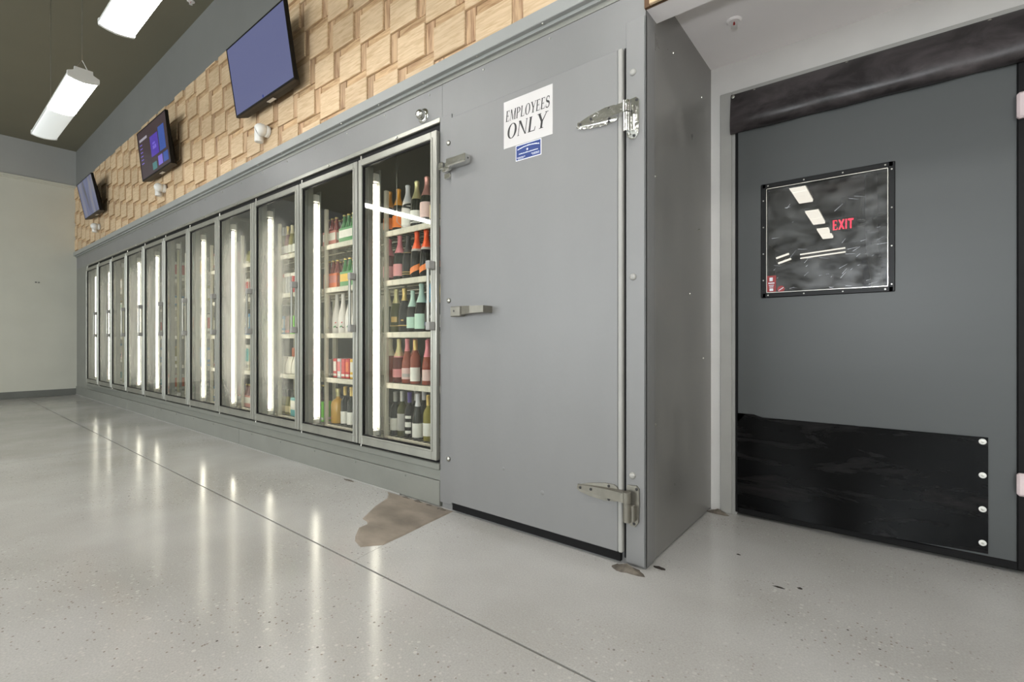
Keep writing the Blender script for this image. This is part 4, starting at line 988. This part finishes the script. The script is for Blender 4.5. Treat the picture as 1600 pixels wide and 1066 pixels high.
# stickers on the window
st = thing('red_sticker', 'dark red rectangular sticker in the lower corner of the door window', 'sticker', (-.518, ya + .0035, 1.268))
os_ = (-.518, ya + .0035, 1.268)
box('sheet', 'red_sticker', -.541, -.495, ya + .0025, ya + .0038, 1.270, 1.360, st, 0, os_)
def stp(bm):
    for x0, x1, z0, z1 in ((-.527, -.511, 1.330, 1.350), (-.533, -.503, 1.316, 1.322), (-.530, -.506, 1.305, 1.309), (-.528, -.508, 1.296, 1.300), (-.527, -.509, 1.276, 1.290)): bx(bm, x0, x1, ya + .0018, ya + .0026, z0, z1)
build('print', 'white_print', stp, st, org=os_)
st2 = thing('round_sticker', 'small round red sticker beside the rectangular red sticker', 'sticker', (-.471, ya + .0035, 1.266))
build('disc', 'red_sticker', lambda bm: lathe(bm, [(.018, 0), (.018, .0012)], 20, Matrix.Translation((0, 0, .018)) @ Matrix.Rotation(PI / 2, 4, 'X')), st2)
build('slash', 'white_print', lambda bm: prism(bm, [(-.013, .011), (-.010, .009), (.013, .024), (.011, .027)], -.0018, -.0012), st2)
# kick plate, bowed out of the door towards the foot
def kick(bm):
    nx, nz = 24, 10; x0, x1 = -0.690, 0.336; G = []
    for j in range(nz + 1):
        G.append([])
        for i in range(nx + 1):
            u, v = i / nx, j / nz; x = x0 + (x1 - x0) * u
            zt = .575 if u > .085 else .588; z = .05 + .012 * u + (zt - .05 - .012 * u) * v
            y = ya - .006 - .040 * math.sin(PI * u) ** 2 * (1 - v) ** 1.5
            G[-1].append(bm.verts.new((x, y, z)))
    for a, b in zip(G, G[1:]):
        for i in range(nx): bm.faces.new((a[i], a[i + 1], b[i + 1], b[i]))
    bmesh.ops.solidify(bm, geom=bm.faces[:], thickness=.004)
kp = build('kick_plate', 'kick_black', kick, d2, True, o2)
for z in (.555, .406, .256, .107):
    build('rivet', 'white_plastic', lambda bm: lathe(bm, [(.013, 0), (.013, .002), (.010, .004), (.004, .0035)], 18, Matrix.Translation((.318, ya - .007, z)) @ Matrix.Rotation(PI / 2, 4, 'X')), kp, True, o2)
    build('rivet_pin', 'satin_metal', lambda bm: lathe(bm, [(.005, 0), (.005, .0015), (.002, .002)], 12, Matrix.Translation((.318, ya - .0107, z)) @ Matrix.Rotation(PI / 2, 4, 'X')), kp, True, o2)
for z0, z1 in ((1.945, 2.055), (.342, .438)):
    hp = box('hinge_pad', 'pink_pad', .42, .50, ya - .040, ya - .010, z0, z1, d2, .008, o2)
    for dz in (.03, .08): build('pad_screw', 'satin_metal', lambda bm: lathe(bm, [(.007, 0), (.004, .003)], 10, Matrix.Translation((.448, ya - .040, z0 + dz)) @ Matrix.Rotation(PI / 2, 4, 'X')), hp, True, o2)
# vinyl header roll over the door
hr = thing('header_curtain', 'black vinyl roll bulging over the top of the swing door', 'door header', (-0.1, 2.94, 2.19))
def roll(bm):
    nx = 30; prof = [(.0, 2.418), (-.012, 2.405), (-.030, 2.37), (-.050, 2.32), (-.066, 2.27), (-.070, 2.235), (-.060, 2.208), (-.040, 2.192), (-.012, 2.188), (.010, 2.2), (.010, 2.41)]
    rnd = random.Random(8); R = []
    for i in range(nx + 1):
        x = -.725 + (1.325) * i / nx; wob = .005 * math.sin(i * .9) + rnd.uniform(-.002, .002); em = .35 if i == 0 else (.75 if i == 1 else 1)
        R.append([bm.verts.new((x, 2.958 + (y * em) + (wob if 1 < k < 9 else 0), z + (wob * .5 if k in (6, 7, 8) else 0))) for k, (y, z) in enumerate(prof)])
    for a, b in zip(R, R[1:]):
        for k in range(len(prof)): bm.faces.new((a[k], a[(k + 1) % len(prof)], b[(k + 1) % len(prof)], b[k]))
    bm.faces.new(R[0]); bm.faces.new(R[-1][::-1])
build('vinyl', 'vinyl_black', roll, hr, True, (-0.1, 2.94, 2.19))
for x in (-.712, -.60, -.175, .34): build('snap', 'satin_metal', lambda bm: lathe(bm, [(.009, 0), (.009, .003), (.004, .005)], 12, Matrix.Translation((x, 2.951, 2.402)) @ Matrix.Rotation(PI / 2, 4, 'X')), hr, True, (-0.1, 2.94, 2.19))

# sprinklers
def sprinkler(loc, label):
    t = thing('sprinkler', label, 'sprinkler', loc)
    build('escutcheon', 'soffit_paint', lambda bm: lathe(bm, [(.036, 0), (.036, -.004), (.028, -.010), (.02, -.008)], 22), t, True)
    build('frame', 'trim_white', lambda bm: (bx(bm, -.014, -.010, -.003, .003, -.034, -.005), bx(bm, .010, .014, -.003, .003, -.034, -.005), lathe(bm, [(.016, -.036), (.016, -.033)], 16)), t)
    build('bulb', 'red_sticker', lambda bm: lathe(bm, [(.003, -.033), (.005, -.025), (.005, -.015), (.003, -.008)], 10), t, True)
sprinkler((-.619, 2.586, 2.612), 'white ceiling sprinkler with red bulb in the alcove')
sprinkler((-5.72, 1.85, ZC), 'small sprinkler on the dark ceiling above the wooden wall')

# ------------------------------------------------------------------ hanging lamps
LL = 1.79
def lamp_proto():
    t = thing('hanging_lamp', 'x', 'lamp', (0, 0, 0))
    hw = .098
    def housing(bm):
        t_ = bmesh.new(); pr = [(-hw, 0), (-hw, .02), (-.055, .04), (-.055, .07), (.055, .07), (.055, .04), (hw, .02), (hw, 0)]
        a = [t_.verts.new((-LL / 2, y, z)) for y, z in pr]; b = [t_.verts.new((LL / 2, y, z)) for y, z in pr]; n = len(pr)
        for i in range(n): t_.faces.new((a[i], a[(i + 1) % n], b[(i + 1) % n], b[i]))
        t_.faces.new(a); t_.faces.new(b[::-1]); merge(bm, t_)
    build('housing', 'lamp_white', housing, t)
    def lens(x0, x1):
        def f(bm):
            n = 10; A, B = [], []
            for i in range(n + 1):
                a = PI * i / n; y = -(hw - .004) * math.cos(a); z = -.004 - .024 * math.sin(a) ** .8
                A.append(bm.verts.new((x0, y, z))); B.append(bm.verts.new((x1, y, z)))
            for i in range(n): bm.faces.new((A[i], A[i + 1], B[i + 1], B[i]))
            bm.faces.new(A); bm.faces.new(B)
        return f
    build('lens', 'lens_white', lens(.006, LL / 2 - .02), t, True); build('lens', 'lens_white', lens(-LL / 2 + .02, -.006), t, True)
    for s in (-1, 1):
        def ec(bm):
            x0, x1 = sorted((s * (LL / 2 - .02), s * (LL / 2 + .004)))
            pr = [(-hw - .003, -.002), (-hw, -.014), (-.05, -.026), (0, -.032), (.05, -.026), (hw, -.014), (hw + .003, -.002), (hw + .003, .026), (.06, .046), (.058, .076), (-.058, .076), (-.06, .046), (-hw - .003, .026)]
            a = [bm.verts.new((x0, y, z)) for y, z in pr]; b = [bm.verts.new((x1, y, z)) for y, z in pr]; n = len(pr)
            for i in range(n): bm.faces.new((a[i], a[(i + 1) % n], b[(i + 1) % n], b[i]))
            bm.faces.new(a); bm.faces.new(b[::-1])
        build('end_cap', 'lamp_white', ec, t)
        xx = s * (LL / 2 - .06 if s > 0 else LL / 2 - .36)
        build('hanger_wire', 'satin_metal', lambda bm: (tube(bm, [(xx, -.05, .07), (xx, 0, .17)], .0022, 6), tube(bm, [(xx, .05, .07), (xx, 0, .17)], .0022, 6), cyl(bm, (xx, 0, .17), (xx, 0, ZC - 3.155), .0032, 6)), t)
    return t
lp = lamp_proto()
LPOS = [((-6.09, .913), 0, 'far pendant lamp in view with one half dimmed, over the aisle'), ((-3.315, .913), 0, 'nearer pendant lamp cut off by the top of the picture'),
        ((-.54, .913), 0, 'pendant lamp over the aisle above the photographer'), ((2.25, .913), 0, 'pendant lamp over the aisle near the right wall'),
        ((-6.53, -1.25), PI / 2, 'pendant lamp turned across the aisle, mirrored in the glass doors'), ((-6.53, -4.0), PI / 2, 'pendant lamp turned across, nearer the rear wall'),
        ((-3.3, -.9), 0, 'pendant lamp of the second row, left'), ((-.5, -.9), 0, 'pendant lamp of the second row, middle'),
        ((2.2, -.9), 0, 'pendant lamp of the second row, right'), ((-9.6, -5.6), PI / 2, 'pendant lamp turned across, in the far rear corner'),  # far rear corner lamp is an unseen extra, added to brighten the end wall
        ((2.5, -5.2), 0, 'pendant lamp of the rear row, right'), ((-3.3, -4.5), 0, 'pendant lamp of the rear row, left')]
for i, ((x, y), rz, lb) in enumerate(LPOS):
    t = lp if i == 0 else copy_tree(lp)
    t.location = (x, y, 3.155); t.rotation_euler = (0, 0, rz); tag(t, lb, 'lamp', 'pendant lamps of the shop')
dim = [c for c in lp.children if c.name.startswith('lens')][1]
dim.data = dim.data.copy(); dim.data.materials.clear(); dim.data.materials.append(M('lens_dim'))

# ------------------------------------------------------------------ televisions
def tv(xc, label, wd=1.045, ht=.585, kind=0, z=3.02, tilt=8.5, yaw=0.0, y=1.868):
    t = thing('television', label, 'television', (xc, y, z), 'televisions on the wooden wall', rot=(math.radians(tilt), 0, yaw))
    h = wd / 2
    def bez(bm):
        b = .011
        for x0, x1, z0, z1 in ((-h, -h + b, 0, ht), (h - b, h, 0, ht), (-h + b, h - b, ht - b, ht), (-h + b, h - b, 0, .018)): bx(bm, x0, x1, -.004, .03, z0, z1, .002)
    build('bezel', 'black_plastic', bez, t)
    s = build('screen', ('screen_blue', 'screen_maroon', 'screen_streak')[kind], lambda bm: bx(bm, -h + .009, h - .009, 0, .02, .016, ht - .009), t)
    def back(bm):
        t_ = bmesh.new(); A = [t_.verts.new(p) for p in ((-h + .002, .03, .004), (h - .002, .03, .004), (h - .002, .03, ht - .004), (-h + .002, .03, ht - .004))]
        B = [t_.verts.new(p) for p in ((-h + .06, .075, .0), (h - .06, .075, .0), (h - .08, .05, ht - .06), (-h + .08, .05, ht - .06))]
        t_.faces.new(A); t_.faces.new(B[::-1])
        for i in range(4): t_.faces.new((A[i], A[(i + 1) % 4], B[(i + 1) % 4], B[i]))
        merge(bm, t_)
    build('back_case', 'black_plastic', back, t)
    build('port_sticker', 'white_plastic', lambda bm: bx(bm, -.02, .09, .036, .066, -.0012, .0032), t)
    build('wall_bracket', 'black_plastic', lambda bm: (bx(bm, -.2, .2, .06, .085, .2, .26, .003), bx(bm, -.2, -.15, .06, .10, .08, .42, .003), bx(bm, .15, .2, .06, .10, .08, .42, .003), bx(bm, -.1, .1, .075, .105, .12, .30, .003)), t)
    if kind == 0: build('screen_mark', 'screen_mark', lambda bm: bx(bm, -.005, .012, -.0015, .001, .022, .042), s)
    if kind == 1:
        def tl(nm, m, x0, x1, z0, z1): build(nm, m, lambda bm: bx(bm, x0 * wd - h, x1 * wd - h, -.0012, .001, z0 * ht, z1 * ht), s)
        tl('screen_tile', 'tile_purple', .42, .68, .34, .74); tl('screen_tile', 'tile_blue', .71, .90, .34, .80); tl('screen_tile', 'tile_teal', .42, .56, .08, .22); tl('screen_tile', 'tile_violet', .62, .76, .1, .28); tl('screen_tile', 'tile_blue', .79, .94, .1, .28)
        tl('screen_tile', 'tile_violet', .49, .61, .47, .54); tl('screen_tile', 'tile_violet', .49, .58, .56, .60)
        for i in range(7): tl('menu_line', 'tile_white' if i == 0 else 'tile_violet', .06, .33 if i == 0 else .14, .78 - i * .075, .83 - i * .075 if i == 0 else .795 - i * .075)
    return t
tv(-4.130, 'large television with plain blue screen, nearest the photographer', kind=0)
tv(-6.890, 'middle television showing a menu with purple tiles', kind=1, tilt=6.0, z=3.01)
tv(-10.03, 'small farthest television with dim streaked screen, by the end wall', kind=2, wd=.955, ht=.56, tilt=11, z=3.015)

# security cameras under the televisions
def seccam(x, z, label, yaw):
    t = thing('security_camera', label, 'camera', (x, 1.976, z), 'white security cameras on the wooden wall')
    R = Matrix.Rotation(PI / 2, 4, 'X')
    build('junction_cup', 'white_plastic', lambda bm: lathe(bm, [(.03, -.085), (.036, -.08), (.036, .05), (.028, .06)], 16, Matrix.Translation((-.055, -.045, 0))), t, True)
    build('base', 'white_plastic', lambda bm: lathe(bm, [(.05, 0), (.05, .02), (.042, .03)], 20, Matrix.Translation((.02, 0, 0)) @ R), t, True)
    d = Vector((yaw, -1, -.45)).normalized(); rot = d.to_track_quat('Z', 'Y').to_matrix().to_4x4()
    hd_ = build('turret', 'white_plastic', lambda bm: lathe(bm, [(.012, -.052), (.035, -.04), (.05, -.018), (.054, .006), (.05, .022), (.042, .034), (.036, .036)], 22, Matrix.Translation((.02, -.06, .0)) @ rot), t, True)
    build('lens_face', 'black_plastic', lambda bm: lathe(bm, [(.034, .036), (.03, .038), (.012, .042), (.006, .042)], 18, Matrix.Translation((.02, -.06, .0)) @ rot), hd_, True)
seccam(-4.30, 2.83, 'white turret camera under the nearest television', -.8)
seccam(-6.98, 2.86, 'white turret camera under the middle television', -1.6)
seccam(-10.15, 2.86, 'white turret camera under the farthest television', -1.6)

# ------------------------------------------------------------------ room behind the swing door
struct(build('wall_backroom', 'backroom_dark', lambda bm: (bx(bm, -2.2, -2.1, 4.25, 12.6, 0, 3.2), bx(bm, -2.2, 3.2, 12.5, 12.6, 0, 3.2), bx(bm, 3.1, 3.2, 3.1, 12.6, 0, 3.2), bx(bm, XS - .0, XS + .04, 3.12, 4.26, 0, 3.2), bx(bm, -2.2, XS, 4.25, 4.3, 0, 3.2), bx(bm, XS, 3.2, 3.1, 3.12, 2.6, 3.2))))
struct(box('floor_backroom', 'backroom_dark', -2.2, 3.2, 4.3, 12.6, -.05, 0)); struct(box('ceiling_backroom', 'backroom_dark', -2.2, 3.2, 3.1, 12.6, 3.1, 3.2))
for i, (y0, y1, lb) in enumerate(((6.86, 8.22, 'nearest ceiling lamp seen through the door window'), (8.84, 9.87, 'second ceiling lamp seen through the door window'), (10.36, 11.36, 'farthest ceiling lamp seen through the door window'))):
    t = thing('ceiling_lamp', lb, 'lamp', (-.98, (y0 + y1) / 2, 3.06), 'lamps of the back room')
    hl = (y1 - y0) / 2
    build('housing', 'lamp_white', lambda bm: bx(bm, -.10, .10, -hl, hl, 0, .04, .004), t)
    for a in (0, 1): build('lens', 'backroom_lens', lambda bm: bx(bm, -.088, .088, -hl + .01 + a * hl, -.012 + a * hl, -.03, 0.002, .006), t)
for loc, ln, rz, lb in (((-1.1, 11.6, 2.80), .78, 0, 'twin tube lamp lying across the far end of the back room'), ((-1.24, 8.0, 2.22), .18, .5, 'short twin tube lamp at the left in the back room')):
    t = thing('tube_lamp', lb, 'lamp', loc); t.rotation_euler = (0, -.06 if ln > .5 else -.35, rz)
    build('tray', 'backroom_dark', lambda bm: bx(bm, -ln / 2, ln / 2, .03, .06, -.1, .06, .004), t)
    for z in (.03, -.05): build('tube', 'backroom_lens', lambda bm: cyl(bm, (-ln / 2, 0, z), (ln / 2, 0, z), .014, 8), t)
ex = thing('exit_sign', 'glowing red EXIT sign seen through the door window', 'exit sign', (-.55, 8.5, 2.6))
build('letters', 'exit_red', lambda bm: word(bm, 'EXIT', -.125, .125, .035, .175, -.012, 0, .1), ex)
build('case', 'backroom_dark', lambda bm: bx(bm, -.16, .16, -.01, .03, 0, .21, .006), ex)
build('stem', 'backroom_dark', lambda bm: bx(bm, -.02, .02, 0, .02, .2, .5), ex)
en = thing('wall_notice', 'small pale notice beside the EXIT sign', 'notice', (-.33, 8.5, 2.64))
build('card', 'c_grey', lambda bm: bx(bm, -.05, .05, 0, .01, 0, .11), en); build('print', 'ink_black', lambda bm: [bx(bm, -.04, .04, -.002, 0, .02 + i * .03, .032 + i * .03) for i in range(3)], en)
build('hanger', 'backroom_dark', lambda bm: bx(bm, -.01, .01, 0, .01, .1, .46), en)
pp = thing('white_duct', 'white wrapped duct with a side branch in the back room', 'duct', (-.12, 6, 0))
build('riser', 'white_plastic', lambda bm: (cyl(bm, (0.02, 0, 0), (.02, 0, 1.55), .05, 14), cyl(bm, (.02, 0, 1.5), (-.03, 0, 1.95), .05, 14), cyl(bm, (-.03, 0, 1.95), (-.04, 0, 3.1), .05, 14)), pp, True)
build('branch', 'white_plastic', lambda bm: cyl(bm, (-.03, 0, 2.21), (.5, 0, 2.21), .045, 14), pp, True)
for i in range(5): build('clamp', 'c_grey', lambda bm: lathe(bm, [(.053, 0), (.053, .02)], 14, Matrix.Translation((-.0 - .01 * i, 0, 1.72 + .12 * i))), pp)
for i, (x, y, z, m_) in enumerate(((-.05, 7.2, 0, 'c_blue'), (-.05, 7.2, .5, 'c_darkblue'), (-.05, 7.2, 1.0, 'c_blue'), (-.7, 7.6, 0, 'c_darkblue'), (-.7, 7.6, .5, 'c_grey'), (-.72, 7.6, 1.0, 'c_darkblue'), (.02, 7.2, 1.48, 'c_darkblue'))):  # added stacks, their blue standing in for a bluish reflection in the pane
    t = thing('storage_crate', '%s crate, %s of the back room stacks' % ({'c_blue': 'blue', 'c_darkblue': 'navy', 'c_grey': 'grey'}[m_], ('base of the right', 'second of the right', 'third of the right', 'base of the left', 'middle of the left', 'top of the left', 'top of the right')[i]), 'crate', (x, y, z), 'crates in the back room')
    build('body', m_, lambda bm: bx(bm, -.28, .28, -.2, .2, 0, .43, .01), t); build('rim', m_, lambda bm: bx(bm, -.29, .29, -.21, .21, .42, .47, .006), t)
    build('grip_slot', 'black_plastic', lambda bm: bx(bm, -.06, .06, -.203, -.199, .3, .34), t)
